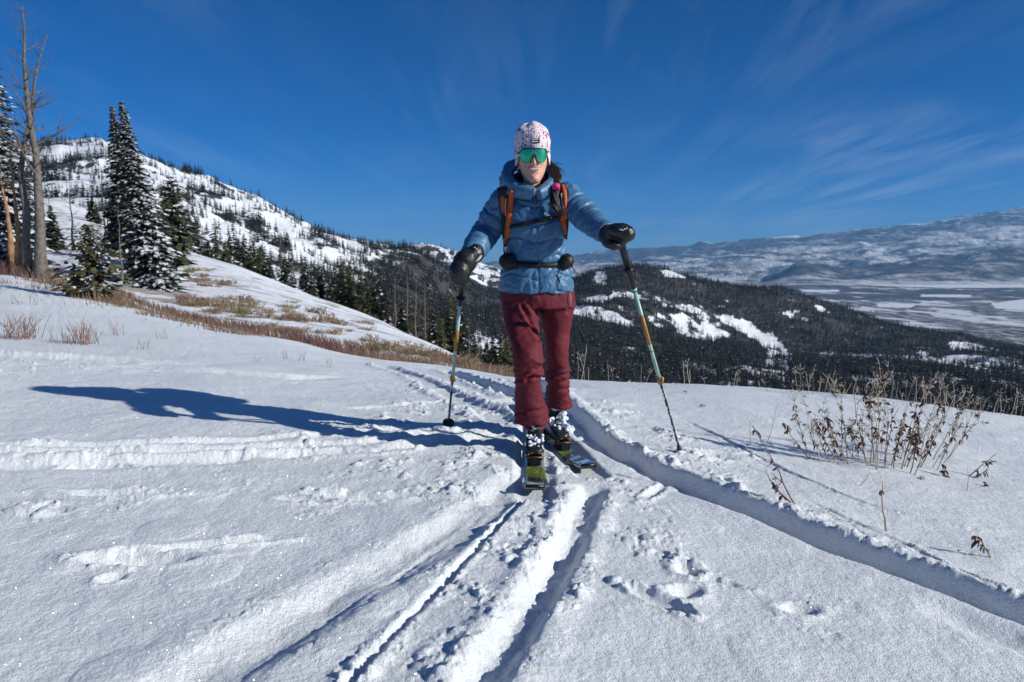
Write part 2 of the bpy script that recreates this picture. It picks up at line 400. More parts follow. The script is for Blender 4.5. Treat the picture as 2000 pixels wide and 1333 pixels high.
CHN = [(*gpt(u, v), r, q) for u, v, r, q in CHURN]

FLATTEN = []          # filled by the ski, pole and boot builders: (x, y, half length, half width, angle, z)

def snow_detail(x, y):
    near = 1 - sstep(14, 22, y)
    wx = x + 0.010 * fbm(x, y, 0.5, 2, 60) + .006 * fbm(x, y, .07, 2, 62); wy = y + 0.010 * fbm(x, y, 0.5, 2, 61) + .006 * fbm(x, y, .07, 2, 63)
    h = fbm(x, y, 1.7, 3, 31) * 0.035 + fbm(x, y * 1.6, 0.45, 3, 35) * 0.010
    h += fbm(x, y, 0.085, 3, 41, 0.6) * 0.0042 * (1 - sstep(3, 9, y) * .3)
    h += (fbm(x, y * 3, 5, 3, 51)) * 0.07 * sstep(5, 10, y)
    lump = np.zeros_like(x); g = np.zeros_like(x)
    for P_, w, dep, bl, br, lp, fade, soft in TRK:
        x0, x1 = P_[:, 0].min() - .7, P_[:, 0].max() + .7; y0, y1 = P_[:, 1].min() - .7, P_[:, 1].max() + .7
        m = (x > x0) & (x < x1) & (y > y0) & (y < y1)
        if not m.any(): continue
        X = wx[m]; Y = wy[m]; d, run, tot = dist_line(X, Y, P_)
        e = sstep(0, fade + .01, run) * sstep(0, fade + .01, tot - run)
        ww = w * (1 + 0.22 * fbm(X, Y, 0.3, 3, 71) * (0.15 + lp)); ad = np.abs(d)
        floor = (1 - sstep(ww * soft - .005, ww * 1.14 + .006, ad)) * (.78 + .5 * fbm(X, Y, .25, 3, 73)) * (1 + .25 * lp * fbm(X, Y, .05, 3, 74))
        bw = w * 0.42 + 0.012
        bm = np.exp(-((ad - ww * 1.2 - bw * .5) / bw) ** 2) * np.where(d > 0, br, bl) * (0.55 + 0.9 * lp * fbm(X, Y, 0.12, 3, 81) + .3)
        g[m] = np.minimum(g[m], g[m] * (1 - floor * e) - dep * floor * e)
        g[m] += np.maximum(bm, -0.01) * e * (1 - floor)
        lump[m] = np.maximum(lump[m], lp * e * np.exp(-((ad - ww * 1.25) / (w * .55 + .03)) ** 2) * np.where(d > 0, br > bl * .4, bl > br * .4))
        lump[m] *= 1 - floor * .75
    for cx, cy, l, w, an, dep, lp in DNT:
        m = (np.abs(x - cx) < l + .4) & (np.abs(y - cy) < l + .4)
        if not m.any(): continue
        X = wx[m] - cx; Y = wy[m] - cy; ca, sa = math.cos(an), math.sin(an)
        p = (X * ca + Y * sa) / l; q = (-X * sa + Y * ca) / w; rr = np.sqrt(p * p + q * q) * (1 + .25 * fbm(X + cx, Y + cy, .1, 2, 91))
        g[m] -= dep * .5 * (1 - sstep(.2, 1.2, rr)); g[m] += dep * .12 * np.exp(-((rr - 1.4) / .35) ** 2)
        lump[m] = np.maximum(lump[m], lp * .7 * np.exp(-((rr - 1.3) / .4) ** 2))
    ch = np.zeros_like(x)
    for cx, cy, r, q in CHN:
        m = (np.abs(x - cx) < 2 * r) & (np.abs(y - cy) < 2 * r)
        if m.any(): ch[m] = np.maximum(ch[m], q * np.exp(-(((wx[m] - cx) ** 2 + (wy[m] - cy) ** 2) / r**2) * 1.3))
    ch *= sstep(-.45, .15, fbm(x, y, .3, 3, 95))
    flo = sstep(-.02, -.06, -np.maximum(-g, 0) - 0) if False else np.clip(-g / .06, 0, 1)
    ch *= 1 - .8 * flo
    lm = np.clip(np.maximum(lump, ch), 0, 1); m = (lm > .03) & (y < 14)
    if m.any():
        X, Y, q = x[m], y[m], lm[m]; q = q * sstep(-.45, .35, fbm(X, Y, .22, 3, 99)); X = X + .022 * fbm(X, Y, .05, 2, 97); Y = Y + .022 * fbm(X, Y, .05, 2, 98)
        big = lumps(X, Y, .085, 101, .35) * sstep(.2, .7, q); sm = lumps(X, Y, .045, 111, .45) * sstep(.1, .5, q); sm = np.maximum(sm, lumps(X, Y, .022, 115, .6) * sstep(.03, .3, q) * .9)
        g[m] += big * .42 + sm * .6 + q * fbm(X, Y, .07, 4, 121, .68) * .022 + q * fbm(X, Y, .16, 3, 125, .6, ridge=True) * .012
    g += lumps(x, y, .16, 131, .10) * .07 * (y < 9)
    return (h + g) * near

def ground(x, y):
    sc = np.isscalar(x); x = np.atleast_1d(np.asarray(x, float)); y = np.atleast_1d(np.asarray(y, float))
    z = base_z(x, y) + relief(x, y); m = y < 22
    if m.any(): z[m] += snow_detail(x[m], y[m])
    for fx, fy, fl, fw, an, fz in FLATTEN:
        m = (np.abs(x - fx) < fl + .3) & (np.abs(y - fy) < fl + .3)
        if m.any():
            ca, sa = math.cos(an), math.sin(an); X = x[m] - fx; Y = y[m] - fy
            p = np.maximum(np.abs(X * ca + Y * sa) - fl, 0); q = np.maximum(np.abs(-X * sa + Y * ca) - fw, 0)
            k = 1 - sstep(0, .05, np.hypot(p, q)); z[m] = z[m] * (1 - k) + np.minimum(z[m], fz) * k if fz < 50 else z[m]
    return float(z[0]) if sc else z

def sheet(name, a, t, mats):
    y, zb = base_surface(a, t); x = a[:, None] * y
    z = zb + relief(x.ravel(), y.ravel()).reshape(x.shape)
    m = y < 22
    if m.any():
        zz_ = z[m] + snow_detail(x[m], y[m]); 
        xm, ym = x[m], y[m]
        for fx, fy, fl, fw, an, fz in FLATTEN:
            q_ = (np.abs(xm - fx) < fl + .3) & (np.abs(ym - fy) < fl + .3)
            if q_.any():
                ca, sa = math.cos(an), math.sin(an); X = xm[q_] - fx; Y = ym[q_] - fy
                p = np.maximum(np.abs(X * ca + Y * sa) - fl, 0); q = np.maximum(np.abs(-X * sa + Y * ca) - fw, 0)
                k = 1 - sstep(0, .05, np.hypot(p, q)); zz_[q_] = zz_[q_] * (1 - k) + np.minimum(zz_[q_], fz) * k
        z[m] = zz_
    V = np.stack([x, y, z], -1).reshape(-1, 3); n, k = x.shape
    i = np.arange(n - 1)[:, None] * k + np.arange(k - 1)[None, :]
    Fq = np.stack([i, i + k, i + k + 1, i + 1], -1).reshape(-1, 4)
    o = link(name, mesh_np(name, V, Fq, None, mats)); o['kind'] = 'structure'
    return o
# ------------------------------------------------------------------ land materials
def nodes(t, typ, **kw):
    n = t.nodes.new(typ)
    for k, v in kw.items():
        if hasattr(n, k) and k not in n.inputs: setattr(n, k, v)
        else: n.inputs[k].default_value = v
    return n
def noise(t, vec, scale, detail=4, rough=.5, dist=0.0):
    n = t.nodes.new('ShaderNodeTexNoise'); n.inputs['Scale'].default_value = scale; n.inputs['Detail'].default_value = detail
    n.inputs['Roughness'].default_value = rough; n.inputs['Distortion'].default_value = dist; t.links.new(vec, n.inputs['Vector']); return n.outputs[0]
def ramp(t, v, a, b, lo=0.0, hi=1.0):
    n = t.nodes.new('ShaderNodeMapRange'); n.inputs[1].default_value = a; n.inputs[2].default_value = b; n.inputs[3].default_value = lo; n.inputs[4].default_value = hi
    n.interpolation_type = 'SMOOTHSTEP'; t.links.new(v, n.inputs[0]); return n.outputs[0]
def mixc(t, f, a, b):
    n = t.nodes.new('ShaderNodeMix'); n.data_type = 'RGBA'
    for k, v in (('Factor', f), ('A', a), ('B', b)):
        if isinstance(v, (int, float)): n.inputs[k].default_value = v
        elif isinstance(v, tuple): n.inputs[k].default_value = (*v, 1)
        else: t.links.new(v, n.inputs[k])
    return n.outputs['Result']
def posn(t): return t.nodes.new('ShaderNodeNewGeometry').outputs['Position']
def scaled(t, v, s):
    m = t.nodes.new('ShaderNodeMapping'); m.inputs['Scale'].default_value = s; t.links.new(v, m.inputs[0]); return m.outputs[0]

SNOW = (0.80, 0.83, 0.88)
def mat_snow():
    m, t, b = newmat('fresh_snow'); p = posn(t)
    v = noise(t, p, 3.0, 5); v2 = noise(t, p, 120, 2)
    c = mixc(t, ramp(t, v, .3, .7), (0.79, 0.825, 0.855), (0.84, 0.87, 0.89)); c = mixc(t, ramp(t, v2, .35, .65, 0, .5), c, (0.72, 0.765, 0.81))
    t.links.new(c, b.inputs['Base Color']); b.inputs['Roughness'].default_value = .55; b.inputs['Specular IOR Level'].default_value = .25
    b1 = nodes(t, 'ShaderNodeBump'); b1.inputs['Strength'].default_value = .9; b1.inputs['Distance'].default_value = .006; t.links.new(noise(t, p, 210, 3, .7), b1.inputs['Height'])
    b2 = nodes(t, 'ShaderNodeBump'); b2.inputs['Strength'].default_value = .7; b2.inputs['Distance'].default_value = .012; t.links.new(noise(t, p, 60, 4, .6), b2.inputs['Height'])
    t.links.new(b2.outputs[0], b1.inputs['Normal']); t.links.new(b1.outputs[0], b.inputs['Normal'])
    # ice glints: sparse small mirrors turned at random
    vo = t.nodes.new('ShaderNodeTexVoronoi'); vo.inputs['Scale'].default_value = 240; t.links.new(p, vo.inputs['Vector'])
    sp = t.nodes.new('ShaderNodeSeparateColor'); t.links.new(vo.outputs['Color'], sp.inputs[0])
    on = mth('MULTIPLY', mth('GREATER_THAN', sp.outputs[0], .9, tree=t), mth('LESS_THAN', vo.outputs['Distance'], .28, tree=t), tree=t)
    gl = t.nodes.new('ShaderNodeBsdfGlossy'); gl.inputs['Roughness'].default_value = .25
    ad = t.nodes.new('ShaderNodeVectorMath'); ad.operation = 'SUBTRACT'; t.links.new(vo.outputs['Color'], ad.inputs[0]); ad.inputs[1].default_value = (.5, .5, .5)
    geo = t.nodes.new('ShaderNodeNewGeometry'); a2 = t.nodes.new('ShaderNodeVectorMath'); a2.operation = 'MULTIPLY_ADD'; t.links.new(ad.outputs[0], a2.inputs[0]); a2.inputs[1].default_value = (1.6, 1.6, 1.6); t.links.new(geo.outputs['Normal'], a2.inputs[2])
    nn = t.nodes.new('ShaderNodeVectorMath'); nn.operation = 'NORMALIZE'; t.links.new(a2.outputs[0], nn.inputs[0]); t.links.new(nn.outputs[0], gl.inputs['Normal'])
    ms = t.nodes.new('ShaderNodeMixShader'); t.links.new(mth('MULTIPLY', on, .6, tree=t), ms.inputs[0]); t.links.new(b.outputs[0], ms.inputs[1]); t.links.new(gl.outputs[0], ms.inputs[2])
    t.links.new(ms.outputs[0], t.nodes['Material Output'].inputs[0])
    return m

def mat_slope():        # second slope: thin snow over grass
    m, t, b = newmat('thin_snow_over_grass'); p = posn(t)
    f = noise(t, p, .55, 8, .68); f2 = noise(t, p, .09, 3)
    k = ramp(t, mth('ADD', f, mth('MULTIPLY', f2, .5, tree=t), tree=t), .74, .86, 0, .75)
    c = mixc(t, ramp(t, noise(t, p, 2.5, 4), .3, .7), (0.16, 0.115, 0.075), (0.30, 0.22, 0.15))
    c = mixc(t, k, SNOW, c); t.links.new(c, b.inputs['Base Color']); b.inputs['Roughness'].default_value = .75
    bp = nodes(t, 'ShaderNodeBump'); bp.inputs['Strength'].default_value = .7; bp.inputs['Distance'].default_value = .25; t.links.new(noise(t, p, 1.3, 6, .65), bp.inputs['Height']); t.links.new(bp.outputs[0], b.inputs['Normal'])
    return m

def mat_mountain():
    m, t, b = newmat('snowy_mountainside'); p = posn(t)
    f = noise(t, p, .035, 8, .7); f2 = noise(t, p, .008, 4)
    k = ramp(t, mth('ADD', f, mth('MULTIPLY', f2, .6, tree=t), tree=t), .86, .98, 0, .75)
    c = mixc(t, ramp(t, noise(t, p, .1, 4), .35, .65), (0.07, 0.06, 0.05), (0.22, 0.17, 0.13))
    c = mixc(t, k, (.80, .83, .88), c); t.links.new(c, b.inputs['Base Color']); b.inputs['Roughness'].default_value = .8
    bp = nodes(t, 'ShaderNodeBump'); bp.inputs['Strength'].default_value = .8; bp.inputs['Distance'].default_value = 5; t.links.new(noise(t, p, .06, 6, .6), bp.inputs['Height']); t.links.new(bp.outputs[0], b.inputs['Normal'])
    return m

def mat_ridge():        # forested ridge: snow and litter under the trees
    m, t, b = newmat('forest_floor_snow'); p = posn(t)
    f = noise(t, p, .03, 8, .7)
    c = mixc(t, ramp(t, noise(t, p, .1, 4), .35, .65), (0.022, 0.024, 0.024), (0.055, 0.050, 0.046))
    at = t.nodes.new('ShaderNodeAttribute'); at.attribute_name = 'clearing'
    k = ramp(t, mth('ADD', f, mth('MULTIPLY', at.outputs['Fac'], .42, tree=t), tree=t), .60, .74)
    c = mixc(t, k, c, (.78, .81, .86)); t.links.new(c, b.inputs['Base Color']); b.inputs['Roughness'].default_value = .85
    bp = nodes(t, 'ShaderNodeBump'); bp.inputs['Strength'].default_value = .6; bp.inputs['Distance'].default_value = 4; t.links.new(noise(t, p, .05, 6, .6), bp.inputs['Height']); t.links.new(bp.outputs[0], b.inputs['Normal'])
    return m

def mat_valley():
    m, t, b = newmat('valley_fields'); p = posn(t)
    vo = t.nodes.new('ShaderNodeTexVoronoi'); vo.distance = 'MANHATTAN'; vo.inputs['Scale'].default_value = .0055; vo.inputs['Randomness'].default_value = .75; t.links.new(scaled(t, p, (1, .45, 1)), vo.inputs['Vector'])
    sp = t.nodes.new('ShaderNodeSeparateColor'); t.links.new(vo.outputs['Color'], sp.inputs[0])
    big = noise(t, p, .00045, 3)
    field = ramp(t, mth('ADD', sp.outputs[0], mth('MULTIPLY', big, 1.1, tree=t), tree=t), 1.27, 1.33)
    ft = noise(t, scaled(t, p, (1.6, .6, 1)), .009, 9, .8)
    town = mixc(t, ramp(t, ft, .48, .56), (0.04, 0.04, 0.042), (0.48, 0.47, 0.48))
    c = mixc(t, ramp(t, noise(t, p, .0011, 5, .6), .30, .45), (0.17, 0.145, 0.13), town)
    c = mixc(t, field, c, (.74, .76, .79))
    at = t.nodes.new('ShaderNodeAttribute'); at.attribute_name = 'wood'; a2 = t.nodes.new('ShaderNodeAttribute'); a2.attribute_name = 'field'
    wood = ramp(t, mth('ADD', noise(t, scaled(t, p, (.8, .6, 1)), .0022, 8, .7), mth('MULTIPLY', at.outputs['Fac'], .16, tree=t), tree=t), .56, .62)
    c = mixc(t, wood, c, (.045, .045, .05))
    vr = t.nodes.new('ShaderNodeTexVoronoi'); vr.feature = 'DISTANCE_TO_EDGE'; vr.inputs['Scale'].default_value = .0042; vr.inputs['Randomness'].default_value = .5; t.links.new(scaled(t, p, (1, .7, 1)), vr.inputs['Vector'])
    c = mixc(t, ramp(t, vr.outputs[0], .012, .03, .75, 0), c, (.04, .04, .042))
    c = mixc(t, a2.outputs['Fac'], c, (.80, .82, .85))
    t.links.new(c, b.inputs['Base Color']); b.inputs['Roughness'].default_value = .9
    return m

def mat_far():
    m, t, b = newmat('distant_range'); p = posn(t)
    geo = t.nodes.new('ShaderNodeNewGeometry'); sx = t.nodes.new('ShaderNodeSeparateXYZ'); t.links.new(geo.outputs['Position'], sx.inputs[0])
    f = noise(t, scaled(t, p, (.75, 1.1, 2.0)), .0014, 10, .70); hgt = ramp(t, sx.outputs[2], -400, 1500, 0, .16)
    at = t.nodes.new('ShaderNodeAttribute'); at.attribute_name = 'wood'; a2 = t.nodes.new('ShaderNodeAttribute'); a2.attribute_name = 'field'
    k = ramp(t, mth('ADD', mth('SUBTRACT', f, mth('MULTIPLY', at.outputs['Fac'], .15, tree=t), tree=t), mth('ADD', mth('MULTIPLY', hgt, .4, tree=t), a2.outputs['Fac'], tree=t), tree=t), .40, .58)
    c = mixc(t, ramp(t, noise(t, p, .003, 5), .35, .65), (.020, .028, .042), (.10, .095, .095))
    c = mixc(t, k, c, mixc(t, ramp(t, noise(t, p, .0009, 4), .4, .6), (.58, .56, .54), (.78, .80, .84)))
    t.links.new(c, b.inputs['Base Color']); b.inputs['Roughness'].default_value = .9
    bp = nodes(t, 'ShaderNodeBump'); bp.inputs['Strength'].default_value = .9; bp.inputs['Distance'].default_value = 260; t.links.new(noise(t, scaled(t, p, (1.3, .7, 1)), .0022, 10, .66), bp.inputs['Height']); t.links.new(bp.outputs[0], b.inputs['Normal'])
    return m

def inpoly(x, y, poly):
    r = np.zeros(np.shape(x), bool); n = len(poly)
    for i in range(n):
        x0, y0 = poly[i]; x1, y1 = poly[(i + 1) % n]
        c = ((y0 > y) != (y1 > y)) & (x < (x1 - x0) * (y - y0) / (y1 - y0 + 1e-12) + x0); r ^= c
    return r
# open ground among the forest (outlines as seen from the camera; they lie on the hillside where the sight line meets it)
CLEAR = [[(1165,530),(1182,528),(1180,560),(1160,560)],
         [(1195,568),(1270,577),(1380,607),(1460,628),(1520,660),(1552,700),(1520,712),(1500,685),(1450,645),(1370,619),(1260,586),(1195,577)],
         [(1262,618),(1330,612),(1390,625),(1430,655),(1385,670),(1320,650),(1275,632)],
         [(1290,526),(1335,532),(1335,545),(1300,540)],
         [(1590,594),(1605,598),(1625,614),(1602,610)],[(1520,612),(1560,605),(1570,620),(1530,624)],
         [(1125,588),(1170,575),(1195,580),(1170,592)],[(1118,598),(1180,600),(1235,625),(1240,640),(1180,630),(1118,612)],
         [(1600,688),(1700,692),(1780,690),(1800,686),(1830,700),(1870,692),(1990,700),(2100,710),(2100,722),(1850,714),(1700,703),(1600,698)],
         [(1850,668),(1900,670),(1950,685),(1860,684)],
         [(1220,745),(1330,755),(1345,775),(1260,765)],[(1640,735),(1760,745),(1860,760),(1700,758)],[(1500,690),(1550,700),(1540,728),(1490,730)],
         [(1900,700),(2050,715),(2050,740),(1900,732)],
         [(930,640),(975,640),(1010,720),(950,740),(905,690)],[(990,570),(1010,566),(1040,590),(1000,590)]]
# ------------------------------------------------------------------ build the land
def t_of(k): return k
M_snow = mat_snow(); M_slope = mat_slope(); M_mtn = mat_mountain(); M_ridge = mat_ridge(); M_valley = mat_valley(); M_far = mat_far()

def wide(c, n, e, k):
    o_ = np.linspace(c, e, k + 1)[1:]; return np.concatenate([-o_[::-1], np.linspace(-c, c, n), o_])
def land_near():
    a = wide(0.80, 960, 1.3, 36)
    t = np.concatenate([np.linspace(0, 1, 40)[:-1], np.linspace(1, 2, 220)[:-1], np.linspace(2, 4, 250)[:-1], np.linspace(4, 5, 80)[:-1], np.linspace(5, 6.35, 60)])
    return sheet('snow_slope', a, t, [M_snow])
# o_near is built after the skis have pressed the snow
o_slope = sheet('snowy_hillside', wide(.85, 380, 1.34, 30), np.linspace(6.35, 9.0, 190), [M_slope])
A_SPLIT = float(pix_dir(1010, 600)[0])
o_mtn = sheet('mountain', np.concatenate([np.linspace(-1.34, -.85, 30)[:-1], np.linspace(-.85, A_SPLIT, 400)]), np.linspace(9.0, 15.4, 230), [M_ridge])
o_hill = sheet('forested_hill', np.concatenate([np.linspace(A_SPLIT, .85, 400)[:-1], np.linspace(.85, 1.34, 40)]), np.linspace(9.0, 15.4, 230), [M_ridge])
o_val = sheet('valley_floor', wide(.85, 560, 1.34, 30), np.linspace(15.4, 18.0, 110), [M_valley])
o_far = sheet('distant_mountains', wide(.85, 600, 1.34, 40), np.linspace(18.0, NL - 1, 150), [M_far])
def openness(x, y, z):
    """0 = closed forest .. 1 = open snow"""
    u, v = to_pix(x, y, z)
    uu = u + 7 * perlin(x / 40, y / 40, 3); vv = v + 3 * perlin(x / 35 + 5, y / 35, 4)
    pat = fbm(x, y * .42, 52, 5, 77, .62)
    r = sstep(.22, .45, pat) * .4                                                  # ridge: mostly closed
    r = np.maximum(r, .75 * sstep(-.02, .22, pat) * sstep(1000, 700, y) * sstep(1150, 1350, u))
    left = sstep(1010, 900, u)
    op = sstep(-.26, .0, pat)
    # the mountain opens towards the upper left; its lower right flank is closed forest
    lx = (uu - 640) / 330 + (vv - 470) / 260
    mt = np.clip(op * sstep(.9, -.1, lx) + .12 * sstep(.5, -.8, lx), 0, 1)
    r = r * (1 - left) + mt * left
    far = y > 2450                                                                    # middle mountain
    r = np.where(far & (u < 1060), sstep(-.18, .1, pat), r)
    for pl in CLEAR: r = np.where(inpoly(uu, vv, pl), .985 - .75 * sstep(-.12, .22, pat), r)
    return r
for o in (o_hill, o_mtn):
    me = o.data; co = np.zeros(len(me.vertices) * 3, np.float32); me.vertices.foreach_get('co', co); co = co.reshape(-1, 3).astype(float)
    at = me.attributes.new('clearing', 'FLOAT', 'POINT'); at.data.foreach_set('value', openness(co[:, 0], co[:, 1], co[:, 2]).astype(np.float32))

FIELDS = [[(1640,553),(1720,551),(2100,550),(2100,562),(1850,563),(1690,558)], [(1290,541),(1400,539),(1462,542),(1455,548),(1300,550)], [(1715,593),(1790,594),(1780,602),(1712,600)], [(1935,592),(2000,585),(2100,585),(2100,606),(1945,603)], [(1560,565),(1640,567),(1640,571),(1570,571)], [(1625,556),(1660,555),(1660,559)], [(1800,575),(1900,577),(1890,581),(1800,580)]]
for o, far in ((o_val, 0), (o_far, 1)):
    me = o.data; co = np.zeros(len(me.vertices) * 3, np.float32); me.vertices.foreach_get('co', co); co = co.reshape(-1, 3).astype(float); u, v = to_pix(co[:, 0], co[:, 1], co[:, 2]); yy = co[:, 1]
    if not far:
        fld = np.zeros(len(u))
        for pl in FIELDS: fld[inpoly(u, v + 1.0 * perlin(co[:, 0] / 500, yy / 500, 3), pl)] = 1
        wood = sstep(555, 562, v) * sstep(592, 580, v) * .8 + .05
    else:
        fld = np.zeros(len(u))
        wood = .85 * sstep(21500, 23500, yy) * sstep(26200, 25000, yy) + .5 * sstep(11300, 12500, yy) * sstep(15500, 13700, yy) * sstep(1470, 1520, u) + .10
        wood += .25 * (1 - sstep(1150, 1500, u)) * sstep(20000, 22000, yy)
        for pl in FIELDS: fld[inpoly(u, v, pl)] = 1
    for nm, val in (('wood', wood), ('field', fld)):
        at = me.attributes.new(nm, 'FLOAT', 'POINT'); at.data.foreach_set('value', val.astype(np.float32))
# ------------------------------------------------------------------ trees
M_needle = plain('spruce_needles', (0.022, 0.030, 0.016), .8, var=.5, vscale=1.5)
M_needle2 = plain('pine_needles', (0.062, 0.066, 0.028), .8, var=.5, vscale=1.5)
M_olive = plain('olive_pine_needles', (0.080, 0.075, 0.034), .85, var=.6, vscale=6)
M_needle_far = plain('distant_needles', (0.012, 0.021, 0.020), .9)
M_frost = plain('snow_on_needles', (0.62, 0.65, 0.70), .8)
M_bark = plain('grey_bark', (0.125, 0.108, 0.095), .9, var=.45, vscale=8, bump=.8, bscale=12, bdist=.03)
M_bark2 = plain('orange_bark', (0.30, 0.17, 0.09), .9, var=.4, vscale=6, bump=.8, bscale=12, bdist=.03)
M_barkd = plain('dark_bark', (0.06, 0.05, 0.042), .9)
M_twig = plain('bare_twigs', (0.15, 0.12, 0.10), .9)

def crown_mesh(name, h, r, tiers, per, tufts, tsize, snow, seed, base=.08, shape=1.0, droop=.35, mats=None, lean=0.0, ragged=.5, thick=1.0):
    """needle tufts set along drooping branches round the trunk"""
    q = np.random.RandomState(seed); V = []; mi = []
    for i in range(tiers):
        f = (i + q.rand() * .8) / tiers
        z0 = h * (base + (1 - base) * f)
        rad = r * (1 - f) ** shape * (1 - ragged * q.rand()) + r * .02
        for j in range(per):
            an = q.rand() * 2 * np.pi; L_ = rad * (.55 + .6 * q.rand())
            if q.rand() < .06: continue
            n = max(2, int(round(tufts * (.35 + .65 * L_ / r))))
            s = (np.arange(n) + q.rand(n)) / n
            s = .12 + .9 * s
            dz = -droop * L_ * s ** 1.4 + .12 * L_ * s ** 4
            off = an + (q.rand(n) - .5) * .55
            cx = np.cos(off) * L_ * s + lean * f; cy = np.sin(off) * L_ * s; cz = z0 + dz
            ta = off + (q.rand(n) - .5) * 1.6
            sz = tsize * (.6 + .8 * q.rand(n)) * (1 - .68 * f)
            dx, dy = np.cos(ta), np.sin(ta)
            a = np.stack([cx - dx * sz * .4, cy - dy * sz * .4, cz], 1)
            tip = np.stack([cx + dx * sz, cy + dy * sz, cz - sz * (.25 + .5 * q.rand(n))], 1)
            w = sz * .42 * thick
            tw = (q.rand(n) - .5) * 1.2
            p1 = np.stack([cx - dy * w, cy + dx * w, cz + w * tw - .1 * sz], 1); p2 = np.stack([cx + dy * w, cy - dx * w, cz - w * tw - .25 * sz], 1)
            V.append(np.stack([a, p2, tip, p1], 1).reshape(-1, 3)); mi.append(np.zeros(n, int))
            if snow > 0:
                k = q.rand(n) < snow * (.7 + .5 * (1 - f))
                if k.any():
                    up = np.array([0, 0, sz.mean() * .14]); qd = np.stack([a, p2, tip, p1], 1)[k]
                    c = qd.mean(1, keepdims=True); V.append(((qd - c) * .82 + c + up).reshape(-1, 3)); mi.append(np.ones(k.sum(), int))
    # spire
    V = np.concatenate(V); n = len(V) // 4; Fq = np.arange(n * 4).reshape(n, 4); mi = np.concatenate(mi)
    return V, Fq, mi, mats or [M_needle, M_frost]

def trunk_pts(h, lean=0.0, wob=.01, n=6, q=rnd):
    return [((q.random() - .5) * wob * h * (i > 0) + lean * i / n, (q.random() - .5) * wob * h * (i > 0), -.4 + (h + .4) * i / n) for i in range(n + 1)]

def make_conifer(name, h, r, label, group=None, tiers=40, per=7, tufts=6, tsize=.3, snow=.3, seed=1, base=.08, shape=1.0, droop=.35, mats=None, loc=(0, 0, 0), trad=None, bark=None, ragged=.35, thick=1.0, lean=0.0):
    root = empty(name, loc, 0, label, 'tree', group)
    m = MB(); tr = trad or h * .016
    pts = trunk_pts(h * .97, lean); m.tube(pts, [tr * (1.15 - i / 6) + .012 for i in range(7)], 7); m.build('trunk', bark or M_bark, root)
    V, Fq, mi, ms = crown_mesh(name, h, r, tiers, per, tufts, tsize, snow, seed, base, shape, droop, mats, lean, ragged, thick)
    link('crown', mesh_np('crown', V, Fq, None, ms, False, mi), root)
    return root

def bare_limb(m, p, d, L_, r, q, depth=0, gnarl=.35, up=.15, k=5, kids=4):
    n = 5; pts = [Vector(p)]; d = Vector(d).normalized(); rr = [r]
    for i in range(n):
        d = (d + Vector((q.uniform(-1, 1), q.uniform(-1, 1), q.uniform(-.6, 1) * .8 + up)) * gnarl * .55).normalized()
        pts.append(pts[-1] + d * L_ / n); rr.append(r * (1 - (i + 1) / (n + .25)))
    m.tube(pts, rr, k if depth == 0 else 4 if depth == 1 else 3, caps=False)
    if depth < 2:
        for j in range(kids):
            i = q.randint(1, n - 1); ax = (pts[i + 1] - pts[i]).normalized()
            nd = (ax * .8 + Vector((q.uniform(-1, 1), q.uniform(-1, 1), q.uniform(-.5, .9)))).normalized()
            bare_limb(m, pts[i], nd, L_ * q.uniform(.28, .5), rr[i] * .55, q, depth + 1, gnarl, up, k, max(2, kids - 1))

def make_dead(name, h, label, loc, seed, group=None, limbs=14, trad=.25, lean=(0, 0), start=.25, spread=.26, mat=None, path=None, gnarl=.4, kids=4, cat='tree', up=.15, limbr=.30):
    q = random.Random(seed); root = empty(name, loc, 0, label, cat, group); m = MB(); n = 9
    pts = [Vector((lean[0] * (i / n) ** 1.2 + q.uniform(-.012, .012) * h * (i > 0), lean[1] * i / n, -.3 + (h + .3) * i / n)) for i in range(n + 1)] if path is None else [Vector(p) for p in path]
    n = len(pts) - 1
    rr = [trad * (1 - .93 * (i / n) ** .62) * (1.25 if i == 0 else 1) for i in range(n + 1)]
    m.tube(pts, rr, 10); m.build('trunk', mat or M_bark, root)
    for j in range(limbs):
        f = start + (1 - start) * (j + q.random()) / limbs; f = min(f, .97); x = f * n; i = int(x); p = pts[i].lerp(pts[min(i + 1, n)], x - i); r0 = rr[i] + (rr[min(i + 1, n)] - rr[i]) * (x - i)
        an = q.uniform(0, 2 * math.pi); b = MB()
        bare_limb(b, p, (math.cos(an), math.sin(an), q.uniform(-.1, .7)), h * spread * (1.15 - f) * q.uniform(.6, 1.3), max(r0 * limbr * 1.5, .012), q, 0, gnarl, up, 5, kids)
        b.build('branch', mat or M_bark, root)
    return root

def gz(x, y): return ground(float(x), float(y))
def foot(u, v, y):
    """a place on the ground at sight line u, depth y"""
    a, _ = pix_dir(u, v); x = float(a * y); return (x, float(y), gz(x, y) - .05)
def hpx(px, y): return px * y / F

TREES = []
